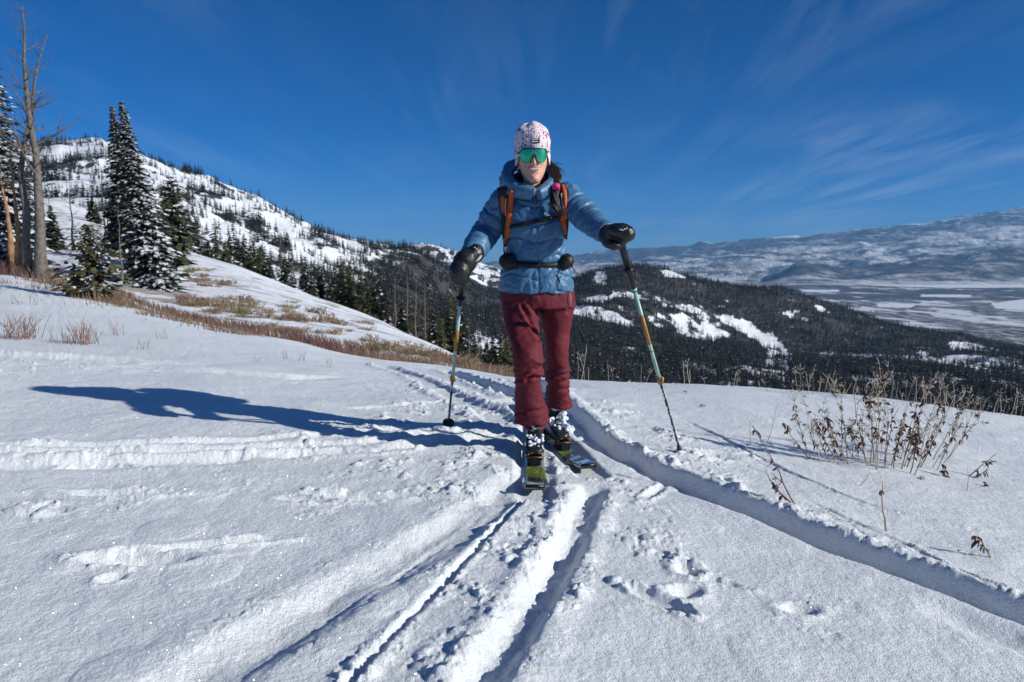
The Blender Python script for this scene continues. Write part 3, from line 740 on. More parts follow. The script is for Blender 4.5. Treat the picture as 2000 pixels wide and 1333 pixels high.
# --- left margin group
y = 27
p = foot(6, 520, 27); make_conifer('spruce_tree', hpx(455, 27), 2.0, 'tall snow-dusted spruce at the left edge of the picture beside the grey dead tree', tiers=95, per=9, tufts=8, tsize=.30, snow=.85, seed=3, base=.1, shape=.75, loc=p, droop=.45)
p = foot(-62, 520, 29); make_conifer('spruce_tree', hpx(380, 29), 2.3, 'snowy spruce half cut off by the left edge behind the tall one', tiers=70, per=9, tufts=8, tsize=.32, snow=.8, seed=4, base=.08, shape=.8, loc=p, droop=.45)
p = foot(66, 541, 25)
def pth(l, y0, base): return [Vector((*(P(u, v, y0 + dy))[:2], P(u, v, y0 + dy)[2])) - Vector(base) for u, v, dy in l]
make_dead('dead_tree', 9.5, 'big weathered grey dead tree with two bare leaning tops', p, 5, limbs=30, trad=.24, start=.35, spread=.30, path=pth([(80,552,0),(79,500,0),(78,430,0),(74,360,.1),(70,300,.1),(58,240,0),(52,180,0),(47,120,0),(48,60,-.1),(43,10,0)], 25, p), gnarl=.5, kids=5)
p2 = foot(52, 538, 25.2)
make_dead('dead_tree', 8, 'second grey dead trunk growing close against the big one', p2, 8, limbs=14, trad=.19, start=.35, spread=.32, path=pth([(56,545,0),(50,480,0),(52,420,0),(40,340,.1),(48,280,.2),(62,220,.2),(66,170,.1),(75,120,0),(92,70,0)], 25.2, p2), gnarl=.5)
for k, (u, ub, vt, h_) in enumerate([(38, 22, 300, .0), (22, 2, 330, .0)]):
    pp = foot(u, 512, 25.4 + k * .5)
    make_dead('dead_tree', 5.5, ['leaning orange-barked bare trunk left of the grey dead tree', 'thin orange-barked trunk at the left edge under the spruce'][k], pp, 20 + k, limbs=7, trad=.13, start=.5, spread=.12, mat=M_bark2,
              path=pth([(u, 520, 0), (u - 2, 460, 0), ((u + ub) / 2, 400, 0), (ub, vt + 30, 0), (ub - 3, vt - 30, 0)], 25.4 + k * .5, pp))
# --- young pine on the near edge
p = foot(185, 608, 15.5); make_conifer('young_pine', hpx(150, 15.5), .85, 'small bushy olive-green young pine on the near snow edge', tiers=34, per=11, tufts=8, tsize=.15, snow=.22, seed=9, base=.0, shape=.35, droop=-.35, mats=[M_olive, M_frost], loc=p, trad=.03, ragged=.8)
# --- twin spruce
y0 = 31
p = foot(303, 578, 31); make_conifer('spruce_tree', hpx(358, 31), 1.68, 'snow-laden spruce with a sharp spire, the right one of the tall pair', tiers=90, per=11, tufts=10, tsize=.30, snow=.75, seed=12, base=.03, shape=.95, loc=p, droop=.5, lean=-.95)
p = foot(262, 545, 33); make_conifer('spruce_tree', hpx(332, 33), 1.25, 'snow-laden spruce with a narrow spire, the left one of the tall pair', tiers=85, per=10, tufts=10, tsize=.28, snow=.6, seed=13, base=.22, shape=.8, loc=p, droop=.5, lean=-.5)
p = foot(343, 520, 40); make_conifer('pine_tree', hpx(195, 40), 1.6, 'dark green rounded pine right behind the snow-laden spruce pair', tiers=34, per=9, tufts=8, tsize=.42, snow=.12, seed=14, base=.15, shape=.45, loc=p, mats=[M_needle2, M_frost], droop=-.1, ragged=.6)
p = foot(240, 556, 29); make_dead('bare_trunk', 3.3, 'slender bare grey trunk in front of the spruce pair', p, 31, limbs=5, trad=.08, start=.4, spread=.12)
# --- thin dead trees on the slope
for k, (u, vb, vt, yy, lab, bk) in enumerate([(145, 500, 350, 45, 'thin forked dead tree on the upper snow between big dead tree and spruces', M_barkd),
        (208, 505, 325, 44, 'thin tall bare dead tree just left of the spruce pair', M_barkd), (215, 520, 390, 42, 'short dark snag under the thin tall dead tree', M_barkd), (102, 470, 385, 48, 'small dark conifer snag beside the big dead tree', M_barkd)]):
    p = foot(u, vb, yy); make_dead('dead_tree', p and max(2.5, (P(u, vt, yy)[2] - p[2])), lab, p, 40 + k, limbs=11, trad=.11, start=.3, spread=.2, mat=bk, gnarl=.45)
for k, (u, vt, yy, r_, lab) in enumerate([(184, 385, 70, .9, 'small lone conifer on the snow between two thin dead trees'), (102, 400, 45, .9, 'small dark spruce beside the big dead tree'), (232, 400, 46, 1.1, 'dark spruce half hidden behind the left spire'), (18, 300, 42, 1.7, 'dark spruce in the stand behind the orange trunks'), (60, 330, 48, 1.6, 'dark spruce in the stand directly behind the big dead tree')]):
    p = foot(u, 450, yy); make_conifer('spruce_tree', P(u, vt, yy)[2] - p[2], r_, lab, tiers=34, per=8, tufts=6, tsize=.4, snow=.15, seed=50 + k, base=.05, loc=p)
# fallen branch on the snow
m = MB(); p = foot(55, 575, 17.5)
m.tube([P(15, 577, 17) - Vector(p), P(40, 570, 17.2) - Vector(p), P(60, 567, 17.3) - Vector(p), P(82, 568, 17.3) - Vector(p), P(96, 577, 17.2) - Vector(p), P(106, 592, 17) - Vector(p)], [.035, .05, .04, .035, .025, .012], 7)
m.tube([P(60, 567, 17.3) - Vector(p), P(72, 577, 17.3) - Vector(p), P(84, 588, 17.1) - Vector(p)], [.02, .015, .008], 5)
tag(m.build('fallen_branch', M_bark, None, loc=p), 'curved grey fallen branch arching over the snow left of the young pine', 'branch')

# --- trees standing just past the crest of the second slope
EDGE = [  # u, v_top, depth, radius, kind (s spruce, p pine, d dead, f small far spruce), words
 (392,430,88,1.7,'s'),(412,470,85,1.2,'s'),(428,425,95,1.9,'p'),(445,470,86,1.3,'p'),(462,428,92,2.1,'s'),(482,455,84,1.9,'s'),(500,470,82,2.2,'p'),(515,480,80,2.0,'p'),(528,500,78,1.3,'s'),
 (552,465,78,2.2,'d'),(560,500,76,1.5,'s'),(598,500,76,1.1,'s'),(612,528,74,.9,'s'),(628,520,76,1.0,'s'),(646,545,74,.8,'s'),(668,500,70,1.2,'p'),(684,512,69,1.2,'p'),(655,520,75,1.0,'s'),(705,525,68,1.1,'s'),(716,530,66,1.0,'p'),(728,560,66,.9,'p'),(742,520,66,1.3,'s'),(752,560,62,1.1,'s'),
 (575,480,79,1.8,'d'),(772,540,60,2.0,'d'),(795,528,60,2.3,'d'),(812,545,58,2.2,'d'),(830,550,57,2.0,'d'),(786,590,58,.9,'s'),(848,600,52,.9,'s'),(862,620,50,.8,'p'),(876,570,55,1.3,'p'),(890,590,54,1.2,'p'),(905,600,52,1.1,'s'),(915,625,48,.7,'d'),(935,630,46,.6,'d'),(928,668,40,.5,'s'),
 (948,640,42,.6,'d'),(962,655,36,.55,'s'),(978,648,36,.7,'p'),(990,655,35,.7,'p'),(950,668,38,.5,'s'),(1003,650,36,.6,'s')]
kinds = {'s': 'narrow dark spruce', 'p': 'green-tinged pine', 'd': 'bare leafless grey tree'}
for k, (u, vt, yy, r_, kd) in enumerate(EDGE):
    p = foot(u, 600, yy * 1.06); h_ = P(u, vt, yy * 1.06)[2] - p[2]
    near_what = 'right of the snow-laden spruces' if u < 450 else 'in the clump at the upper slope crest' if u < 540 else 'at the middle of the slope crest' if u < 640 else 'in the green clump past the slope crest' if u < 760 else 'in the grey leafless stand past the crest' if u < 850 else "below her mitten at the slope's foot" if u < 925 else "just left of her trousers at the slope's foot"
    lab = f'{kinds[kd]} {near_what}'
    grp = f'trees {near_what}'
    if kd == 'd': make_dead('leafless_tree', h_, lab, p, 60 + k, grp, limbs=16, trad=.16 if u < 900 else .07, start=.25, spread=.34 if u<900 else .22, mat=M_twig, gnarl=.3, kids=5, up=.35)
    else: make_conifer('spruce_tree' if kd == 's' else 'pine_tree', h_, r_, lab, grp, tiers=38, per=8, tufts=5, tsize=.55 if yy > 50 else .4, snow=.10 if kd == 's' else .03, seed=70 + k, base=.04, loc=p, mats=[M_needle if kd == 's' else M_needle2, M_frost], shape=.8 if kd == 's' else .6, trad=.1)
# ------------------------------------------------------------------ the forest on mountain and ridge
FV = []
for k in range(7):
    h_ = 1.0; dead = k == 6
    V, Fq, mi, ms = crown_mesh('far', 1.0, [.21, .24, .19, .28, .22, .20, .14][k], [11, 9, 12, 9, 10, 12, 8][k], 5 if not dead else 3, 2, .11 if not dead else .06, [.0, .0, .06, .0, .12, .05, 0][k], 200 + k, base=.06, shape=[.9, .7, 1, .6, .8, .9, .3][k], thick=1.5, mats=[M_needle_far, M_frost])
    mb = MB(); mb.add(V, Fq, None, 0); mb.qi = list(mi); mb.tube([(0, 0, -.15), (0, 0, .5), (0, 0, 1.0)], [.016, .012, .003], 4, m=2, caps=False)
    FV.append(mb.mesh('conifer', [M_needle_far if not dead else M_barkd, M_frost, M_barkd], False))
_ck = None
def col_tables():
    global _ck
    u_, v_ = to_pix(_TA[:, None] * _TY, _TY, _TZ); cm_ = np.minimum.accumulate(v_, 1); _ck = cm_
col_tables()
def hidden(x, y, ztop):
    a = x / y; i = np.clip(((a - _TA[0]) / (_TA[1] - _TA[0])).round().astype(int), 0, len(_TA) - 1)
    vt = to_pix(x, y, ztop)[1]; out = np.zeros(len(x), bool)
    for c in np.unique(i):
        m = i == c; k = np.clip(np.searchsorted(_TY[c], y[m] * .985) - 1, 0, _TY.shape[1] - 1); out[m] = vt[m] > _ck[c][k] + 1
    return out
def candidates(y0, y1, sp):
    g = []
    xs = np.arange(-1.05 * y1, 1.0 * y1, sp); ys = np.arange(y0, y1, sp)
    X, Y = np.meshgrid(xs, ys); X = X + (R.rand(*X.shape) - .5) * sp * .95; Y = Y + (R.rand(*X.shape) - .5) * sp * .95
    m = (X / Y > -.86) & (X / Y < .90); return X[m], Y[m]
PX, PY, PZ, PH, PO = [], [], [], [], []
for y0, y1, sp in ((110, 420, 4.0), (420, 900, 5.6), (900, 1500, 7.0), (1500, 2350, 8.5), (2500, 3400, 16)):
    X, Y = candidates(y0, y1, sp)
    if y0 < 200: m = X / Y > -.25 + 0; X, Y = X[m], Y[m]
    Z = base_z(X, Y) + relief(X, Y); O_ = openness(X, Y, Z); u, v = to_pix(X, Y, Z)
    cl = fbm(X, Y, 45, 3, 300); keep = R.rand(len(X)) < np.where(O_ > .97, .05, (1 - O_) ** 1.2 * (.75 + 1.1 * cl) + .02) * (1.0 if y0 > 200 else .8)
    mt = (u < 1000) & (v < 600) & (Y > 400); keep2 = R.rand(len(X)) < np.clip((1 - O_ * .65) * sstep(-.12, .16, fbm(X, Y * .5, 34, 3, 310)) * 1.3, 0, 1); keep = np.where(mt & (O_ < .97), keep2 & (R.rand(len(X)) < .9), keep)
    H = (np.where(Y < 420, 8, np.where(Y < 900, 11, 13)) * (.55 + .8 * R.rand(len(X)))) * np.where(O_ > .5, .75, 1)
    H = np.where((u < 900) & (Y > 500), H * 1.15, H)
    X, Y, Z, H, O_ = [q[keep] for q in (X, Y, Z, H, O_)]
    hid = hidden(X, Y, Z + H); X, Y, Z, H, O_ = [q[~hid] for q in (X, Y, Z, H, O_)]
    PX.append(X); PY.append(Y); PZ.append(Z); PH.append(H); PO.append(O_)
PX, PY, PZ, PH, PO = map(np.concatenate, (PX, PY, PZ, PH, PO))
U_, V_ = to_pix(PX, PY, PZ); inv = (U_ > 0) & (U_ < 2000)
size = np.where(inv, PH * F / PY, 0); order = np.argsort(-size); N1 = 240
print('forest trees', len(PX), 'sizes', size[order[[0, 100, 239]]])
for k in order[:N1]:
    o = link('conifer', FV[k % 6 if rnd.random() < .93 else 6], None, (PX[k], PY[k], PZ[k] - .2)); s = PH[k]
    o.scale = (s * rnd.uniform(.85, 1.3),) * 2 + (s,); o.rotation_euler[2] = rnd.uniform(0, 6.28)
    u = U_[k]
    reg, g = (('below the near snow edge, between her and the right pole', 'lower forest between her and the right pole') if 1000 < u < 1330 else ('below the near snow edge, right of the right pole', 'lower forest right of the right pole') if 1330 <= u < 1620 else
              ('below the near snow edge behind the dry plants', 'lower forest behind the dry plants') if u >= 1620 else ("in the forest left of her trousers", 'forest left of her trousers') if u > 860 else ('on the mountain flank beside the snow-laden spruce pair', 'forest beside the spruce pair') if u < 420 else ('on the mountain flank above the middle of the slope crest', 'forest above the middle of the slope crest') if u < 640 else ('on the mountain flank behind the green clump past the crest', 'forest behind the green clump') if u < 750 else ('behind the grey leafless stand past the slope crest', 'forest behind the leafless stand'))
    tag(o, ('tall ' if s > 9.5 else 'small ' if s < 6 else '') + ('broad ' if o.data is FV[3] or o.data is FV[1] else 'bare ' if o.data is FV[6] else 'narrow ') + 'dark conifer ' + reg, 'tree', g)
rest = order[N1:]
me = bpy.data.meshes.new('forest_points'); me.vertices.add(len(rest)); me.vertices.foreach_set('co', np.stack([PX[rest], PY[rest], PZ[rest] - .2], 1).astype(np.float32).ravel())
for nm, val in (('hgt', PH[rest]), ('rot', R.rand(len(rest)) * 6.28)):
    at = me.attributes.new(nm, 'FLOAT', 'POINT'); at.data.foreach_set('value', val.astype(np.float32))
fo = link('forest', me); tag(fo, kind='stuff')
# one standing tree of each shape serves as the source of the mass
gt = bpy.data.node_groups.new('forest', 'GeometryNodeTree'); gt.interface.new_socket('Geometry', in_out='INPUT', socket_type='NodeSocketGeometry'); gt.interface.new_socket('Geometry', in_out='OUTPUT', socket_type='NodeSocketGeometry')
gi = gt.nodes.new('NodeGroupInput'); go_ = gt.nodes.new('NodeGroupOutput'); g2i = gt.nodes.new('GeometryNodeGeometryToInstance'); ip = gt.nodes.new('GeometryNodeInstanceOnPoints')
m2p = gt.nodes.new('GeometryNodeMeshToPoints'); gt.links.new(gi.outputs[0], m2p.inputs[0])
srcs = {}
for o in bpy.data.objects:
    if o.name.startswith('conifer') and o.type == 'MESH': srcs.setdefault(o.data.name, o)
for o in srcs.values():
    oi = gt.nodes.new('GeometryNodeObjectInfo'); oi.inputs['Object'].default_value = o; oi.inputs['As Instance'].default_value = True; oi.transform_space = 'ORIGINAL'
    gt.links.new(oi.outputs['Geometry'], g2i.inputs[0])
def nat(n_):
    a_ = gt.nodes.new('GeometryNodeInputNamedAttribute'); a_.data_type = 'FLOAT'; a_.inputs['Name'].default_value = n_; return a_.outputs['Attribute']
cx_ = gt.nodes.new('ShaderNodeCombineXYZ'); gt.links.new(nat('rot'), cx_.inputs[2])
gt.links.new(m2p.outputs[0], ip.inputs['Points']); gt.links.new(g2i.outputs[0], ip.inputs['Instance']); ip.inputs['Pick Instance'].default_value = True
gt.links.new(cx_.outputs[0], ip.inputs['Rotation']); gt.links.new(nat('hgt'), ip.inputs['Scale']); gt.links.new(ip.outputs[0], go_.inputs[0])
md = fo.modifiers.new('forest', 'NODES'); md.node_group = gt

# ------------------------------------------------------------------ air
def haze(dens):
    m, t, b = newmat('thin_air'); t.nodes.remove(b); v = t.nodes.new('ShaderNodeVolumePrincipled'); v.inputs['Density'].default_value = dens
    v.inputs['Color'].default_value = (.22, .55, 1.0, 1); v.inputs['Anisotropy'].default_value = .0; t.links.new(v.outputs[0], t.nodes['Material Output'].inputs['Volume'])
    mb = MB(); mb.box((0, 15500, 700), 110000, 41000, 2600); o = mb.build('haze', m, smooth=False); o['kind'] = 'stuff'
haze(2.5e-5)
# ------------------------------------------------------------------ the skier
from mathutils.bvhtree import BVHTree
def ellipsoid(mb, c, r, M=None, k=20, m=0):
    V = []; n = k // 2
    for i in range(1, n):
        th = math.pi * i / n
        for j in range(k):
            ph = 2 * math.pi * j / k; p = Vector((r[0] * math.sin(th) * math.cos(ph), r[1] * math.sin(th) * math.sin(ph), r[2] * math.cos(th)))
            V.append(tuple(Vector(c) + (M @ p if M else p)))
    Fq = [((i * k + j), (i + 1) * k + j, (i + 1) * k + (j + 1) % k, i * k + (j + 1) % k) for i in range(n - 2) for j in range(k)]
    t = Vector((0, 0, r[2])); b = Vector((0, 0, -r[2])); V += [tuple(Vector(c) + (M @ t if M else t)), tuple(Vector(c) + (M @ b if M else b))]; N0 = (n - 1) * k
    T = [(N0, j, (j + 1) % k) for j in range(k)] + [(N0 + 1, (n - 2) * k + (j + 1) % k, (n - 2) * k + j) for j in range(k)]
    mb.add(V, Fq, T, m)

def chain(mb, pts, k=24, m=0):
    """loft through rings (centre, right axis radius, depth radius); rings face along the path"""
    P_ = [Vector(p[0]) for p in pts]; rings = []; u = None
    for i, (c, rx, ry) in enumerate(pts):
        t = (P_[min(i + 1, len(P_) - 1)] - P_[max(i - 1, 0)]).normalized()
        a = Vector((1, 0, 0)) if abs(t.x) < .8 else Vector((0, 0, 1)); u = (a - t * a.dot(t)).normalized(); w = t.cross(u)
        rings.append([Vector(c) + u * rx * math.cos(2 * math.pi * j / k) + w * ry * math.sin(2 * math.pi * j / k) for j in range(k)])
    mb.rings(rings, m)

def fuse(mb, voxel, smooth=6, fac=.5):
    me = mb.mesh('tmp', []); o = bpy.data.objects.new('tmp', me); COL.objects.link(o)
    r = o.modifiers.new('r', 'REMESH'); r.mode = 'VOXEL'; r.voxel_size = voxel
    s_ = o.modifiers.new('s', 'SMOOTH'); s_.iterations = smooth; s_.factor = fac
    dg = bpy.context.evaluated_depsgraph_get(); ev = o.evaluated_get(dg); m2 = ev.to_mesh()
    n = len(m2.vertices); V = np.zeros(n * 3, np.float32); m2.vertices.foreach_get('co', V); V = V.reshape(-1, 3).astype(float)
    q = np.zeros(len(m2.loops), np.int32); m2.loops.foreach_get('vertex_index', q); lt = np.zeros(len(m2.polygons), np.int32); m2.polygons.foreach_get('loop_total', lt)
    assert (lt == 4).all(); Fq = q.reshape(-1, 4).copy(); ev.to_mesh_clear(); bpy.data.objects.remove(o); bpy.data.meshes.remove(me)
    return V, Fq
def vnormals(V, Fq):
    n = np.cross(V[Fq[:, 2]] - V[Fq[:, 0]], V[Fq[:, 3]] - V[Fq[:, 1]]); N_ = np.zeros_like(V)
    for c in range(4): np.add.at(N_, Fq[:, c], n)
    return N_ / (np.linalg.norm(N_, axis=1, keepdims=True) + 1e-12)
def noise3(V, lam, oct=3, seed=0):
    """cheap solid noise: three crossed planes"""
    return (fbm(V[:, 0] + .37 * V[:, 1], V[:, 2] + .21 * V[:, 1], lam, oct, seed) + fbm(V[:, 1] - .3 * V[:, 0], V[:, 2], lam, oct, seed + 40)) * .7

def knit_mat():
    m, t, b = newmat('knit_white_with_red_flecks'); co = t.nodes.new('ShaderNodeTexCoord'); uvn = t.nodes.new('ShaderNodeUVMap'); uvn.uv_map = 'knit'
    vo = t.nodes.new('ShaderNodeTexVoronoi'); vo.inputs['Scale'].default_value = 1; vo.inputs['Randomness'].default_value = .25; t.links.new(scaled(t, uvn.outputs[0], (44, 22, 1)), vo.inputs['Vector'])
    sp = t.nodes.new('ShaderNodeSeparateColor'); t.links.new(vo.outputs['Color'], sp.inputs[0])
    band = noise(t, scaled(t, uvn.outputs[0], (16, 1.6, 1)), 1, 2)
    on = ramp(t, mth('ADD', sp.outputs[0], mth('MULTIPLY', band, 1.9, tree=t), tree=t), 1.70, 1.76)
    c = mixc(t, ramp(t, sp.outputs[1], .4, .6), (.50, .015, .05), (.16, .01, .03)); c = mixc(t, on, (.76, .69, .75), c)
    w = t.nodes.new('ShaderNodeTexWave'); w.inputs['Scale'].default_value = 8.3; t.links.new(uvn.outputs[0], w.inputs['Vector'])
    c = mixc(t, ramp(t, w.outputs[0], .05, .35, .55, 0), c, (.42, .30, .38)); t.links.new(c, b.inputs['Base Color']); b.inputs['Roughness'].default_value = .95; b.inputs['Sheen Weight'].default_value = .3
    return m
M_skin = plain('skin', (0.64, 0.37, 0.265), .5, spec=.35, var=.10, vscale=30, bump=.15, bscale=120); M_skin.node_tree.nodes['Principled BSDF'].inputs['Subsurface Weight'].default_value = .12
M_skin.node_tree.nodes['Principled BSDF'].inputs['Subsurface Radius'].default_value = (.01, .004, .002)
M_jacket = plain('blue_down_nylon', (0.055, 0.155, 0.285), .46, spec=.5, var=.08, vscale=9, bump=.12, bscale=55, bdist=.006)
M_hood_shade = plain('navy_hood_shade', (0.02, 0.045, 0.10), .6)
M_trouser = plain('maroon_softshell', (0.118, 0.013, 0.022), .72, spec=.25, var=.14, vscale=6, bump=.3, bscale=45, bdist=.005)
M_knit = knit_mat()
M_black = plain('black_nylon', (0.008, 0.008, 0.009), .55, bump=.4, bscale=60, bdist=.004)
M_mitt = plain('black_mitten_shell', (0.011, 0.011, 0.012), .42, spec=.5, bump=.5, bscale=50, bdist=.006)
M_blk = plain('black_plastic', (0.012, 0.012, 0.013), .35)
M_orange = plain('burnt_orange_strap', (0.50, 0.085, 0.018), .6, var=.15, vscale=40, bump=.3, bscale=90)
M_grey = plain('grey_webbing', (0.35, 0.35, 0.34), .7)
M_lens = plain('green_mirror_lens', (0.10, 0.62, 0.26), .14, metal=.9, spec=.8)
M_hair = plain('dark_brown_hair', (0.016, 0.008, 0.006), .45, var=.5, vscale=60)
M_lip = plain('lips', (0.45, 0.17, 0.14), .4); M_teeth = plain('teeth', (0.75, 0.70, 0.62), .3)
M_snowp = plain('caked_snow', (0.80, 0.83, 0.88), .7, bump=.6, bscale=80, bdist=.004)
M_pink = plain('pink_hair_tie', (0.55, 0.04, 0.18), .6)
M_white = plain('white_print', (0.8, 0.8, 0.8), .6)

person = empty('person', tuple(P(1048, 860, 3.6)), 0, 'smiling skier in blue down jacket, maroon trousers, patterned beanie and green mirrored glasses', 'person')
PO_ = Vector(person.location)
def kid(o, parent=person):
    """parent without moving: geometry is given in world coordinates"""
    o.parent = parent; w = Vector((0, 0, 0)); q = parent
    while q is not None: w += q.location; q = q.parent
    if o.type == 'MESH':
        me = o.data; me.transform(Matrix.Translation(-w))
    return o
def npobj(name, V, Fq, mat, parent=person, T=None, mi=None):
    mats = mat if isinstance(mat, (list, tuple)) else [mat]
    return kid(link(name, mesh_np(name, V, Fq, T, mats, True, mi)), parent)

# --- joints (sight line u, v and depth)
J = dict(pel=P(1050, 560, 3.72), waist=P(1048, 505, 3.69), chest=P(1044, 430, 3.64), neck=P(1045, 372, 3.60), head=P(1040, 302, 3.53),
         shl=P(991, 392, 3.63), ell=P(947, 458, 3.70), wrl=P(920, 497, 3.50), hal=P(900, 530, 3.44),
         shr=P(1104, 388, 3.62), elr=P(1149, 428, 3.50), wrr=P(1184, 455, 3.34), har=P(1207, 463, 3.27),
         hipl=P(1018, 590, 3.69), knl=P(1030, 690, 3.50), anl=P(1043, 815, 3.50), hipr=P(1084, 590, 3.72), knr=P(1088, 690, 3.74), anr=P(1096, 790, 3.88))
hc = J['head']
# --- body: head, neck, trunk and limbs in one skin
def head_rings():
    # z relative to the eye line, half width, front, back
    prof = [(-.140, .012, .064, -.02), (-.135, .027, .078, -.01), (-.124, .036, .085, .01), (-.108, .046, .084, .035), (-.09, .055, .082, .06), (-.068, .062, .082, .08), (-.045, .069, .082, .09), (-.02, .072, .082, .096), (0, .0735, .080, .10), (.03, .075, .084, .104), (.06, .075, .083, .104), (.09, .069, .073, .096), (.115, .052, .052, .075), (.128, .026, .025, .04)]
    out = []
    for z, w, f, b in prof:
        ring = []
        for j in range(40):
            an = 2 * math.pi * j / 40; c, s_ = math.cos(an), math.sin(an)
            x = w * math.copysign(abs(c) ** .9, c); yy = (-f if s_ > 0 else b) * abs(s_) ** .85
            ring.append((x, yy, z))
        out.append(ring)
    return out
HM = Matrix.Translation(hc + Vector((0, .01, 0))) @ Matrix.Rotation(math.radians(2), 4, 'Z') @ Matrix.Rotation(math.radians(-2.5), 4, 'Y') @ Matrix.Rotation(math.radians(2), 4, 'X')
bm_ = MB(); bm_.rings([[tuple(HM @ Vector(p)) for p in r] for r in head_rings()])
chain(bm_, [(hc + Vector((0, .055, -.06)), .046, .045), (hc + Vector((0, .065, -.14)), .043, .044), (J['neck'] + Vector((0, .03, .0)), .055, .055), (J['neck'] + Vector((0, .05, -.06)), .10, .07)])
chain(bm_, [(J['neck'] + Vector((0, .04, -.03)), .09, .06), (J['chest'] + Vector((0, .05, .04)), .14, .085), (J['waist'] + Vector((0, .04, 0)), .115, .08), (J['pel'] + Vector((0, .02, 0)), .13, .09), (J['pel'] + Vector((0, .02, -.08)), .12, .09)])
for s_ in 'lr':
    chain(bm_, [(J['sh' + s_], .045, .045), (J['el' + s_], .036, .036), (J['wr' + s_], .027, .027), (J['ha' + s_], .03, .03)])
    chain(bm_, [(J['hip' + s_] + Vector((0, .03, 0)), .06, .06), (J['kn' + s_] + Vector((0, .04, 0)), .035, .035), (J['an' + s_] + Vector((0, .03, .05)), .025, .025), (J['an' + s_] + Vector((0, .03, 0)), .025, .025)])
V, Fq = fuse(bm_, .0042, 3, .5)
Hi = np.array(HM.inverted()); lv = V @ Hi[:3, :3].T + Hi[:3, 3]
def gb(c, r, a, d=(0, -1, 0)):
    e = ((lv - np.array(c)) / np.array(r)) ** 2; w = a * np.exp(-e.sum(1)) * (lv[:, 1] < 0); return w[:, None] * np.array(d)
D = gb((0, -.095, -.035), (.0095, .03, .026), .027) + gb((0, -.09, -.047), (.013, .03, .0085), .013)          # nose
D = D + gb((.011, -.09, -.05), (.006, .03, .006), .006) + gb((-.011, -.09, -.05), (.006, .03, .006), .006)
D = D - gb((.030, -.08, .0), (.018, .03, .014), .008) - gb((-.030, -.08, .0), (.018, .03, .014), .008)
D = D + gb((.040, -.07, -.035), (.020, .03, .016), .007) + gb((-.040, -.07, -.035), (.020, .03, .016), .007)  # cheeks
D = D + gb((0, -.08, -.118), (.020, .03, .013), .011) - gb((0, -.08, -.103), (.022, .03, .007), .004)          # chin
D = D + gb((0, -.08, -.078), (.028, .03, .012), .005)
D = D - gb((.031, -.08, -.068), (.005, .03, .022), .0035) - gb((-.031, -.08, -.068), (.005, .03, .022), .0035)   # smile lines
V = V + D @ np.array(HM)[:3, :3].T
body = npobj('body', V, Fq, M_skin)
def hp(x, y, z): return HM @ Vector((x, y, z))
# mouth
m = MB(); ux = [(-.028, -.067), (-.016, -.0665), (-.006, -.0650), (0, -.0658), (.006, -.0650), (.016, -.0665), (.028, -.067)]
fy = lambda x: -.0905 + 7.5 * x * x
m.tube([hp(x, fy(x) - .001, z) for x, z in ux], [.001, .0026, .0034, .0030, .0034, .0026, .001], 8)
m.tube([hp(x, fy(x) - .001, z) for x, z in [(-.028, -.066), (-.016, -.0805), (0, -.0855), (.016, -.0805), (.028, -.066)]], [.001, .0036, .0048, .0036, .001], 8)
kid(m.build('lips', M_lip))
m = MB(); m.rings([[hp(x, fy(x) + .0005 - (.0015 if z in (-.069, -.0755) else 0), zz_ - (0 if abs(x) < .02 else -.001)) for x in np.linspace(-.024, .024, 9)] for z, zz_ in ((-.066, -.0662), (-.069, -.069), (-.0755, -.0755), (-.0785, -.0785))], closed=False, caps=False); kid(m.build('teeth', M_teeth))
for sx in (-1, 1):
    m = MB(); ellipsoid(m, hp(sx * .077, .012, -.022), (.008, .016, .030)); V_, F_ = fuse(m, .004, 2); npobj('ear', V_, F_, M_skin)
# beanie
prof = [(-.050, .0840, .085, .104), (-.03, .0845, .088, .108), (.0, .086, .092, .110), (.03, .0870, .095, .112), (.06, .087, .094, .112), (.09, .085, .090, .108), (.108, .080, .082, .098), (.126, .066, .066, .078), (.139, .050, .048, .058), (.147, .034, .032, .04), (.150, .012, .012, .015)]
nr, ka = 44, 110; zs = [p[0] for p in prof]; zq = np.linspace(zs[0], zs[-1], nr) ; zq = zs[0] + (zs[-1] - zs[0]) * (1 - (1 - np.linspace(0, 1, nr)) ** 1.5)
pw = pchip(zs, np.array([p[1] for p in prof]), zq); pf = pchip(zs, np.array([p[2] for p in prof]), zq); pb = pchip(zs, np.array([p[3] for p in prof]), zq)
rings = []; uvs = []
for i in range(nr):
    r_ = []
    for j in range(ka):
        an = 2 * math.pi * j / ka; c, s_ = math.cos(an), math.sin(an)
        # brow edge rises in front, dips over the ears
        fr = max(0, s_); lift = (.064 * sstep(.25, .75, fr)) * (1 - i / nr) ** 2.2
        rib = .0016 * math.sin(an * 44); wr = .0035 * float(perlin(math.cos(an) * 2.2 + 4, zq[i] * 22 + math.sin(an) * 2, 5))
        k_ = 1 + (rib + wr) / .085
        zt = zq[i] + lift + (.006 * math.exp(-((an - 1.2) / .5) ** 2) - .010 * math.exp(-((an - 2.1) / .35) ** 2)) * sstep(.09, .145, zq[i])
        r_.append(hp(pw[i] * c * k_, (-pf[i] if s_ > 0 else pb[i]) * abs(s_) * k_, zt))
    rings.append(r_)
m = MB(); m.rings(rings, caps=False); me = m.mesh('beanie', [M_knit]); uvl = me.uv_layers.new(name='knit')
iu = np.zeros(len(me.loops), np.int32); me.loops.foreach_get('vertex_index', iu); uj = (iu % ka) / ka; ui = (iu // ka) / nr
lu = uj.reshape(-1, 4); lu = np.where((lu.max(1, keepdims=True) - lu > .5), lu + 1, lu).ravel()
uvl.data.foreach_set('uv', np.stack([lu * 2.2, ui], 1).astype(np.float32).ravel())
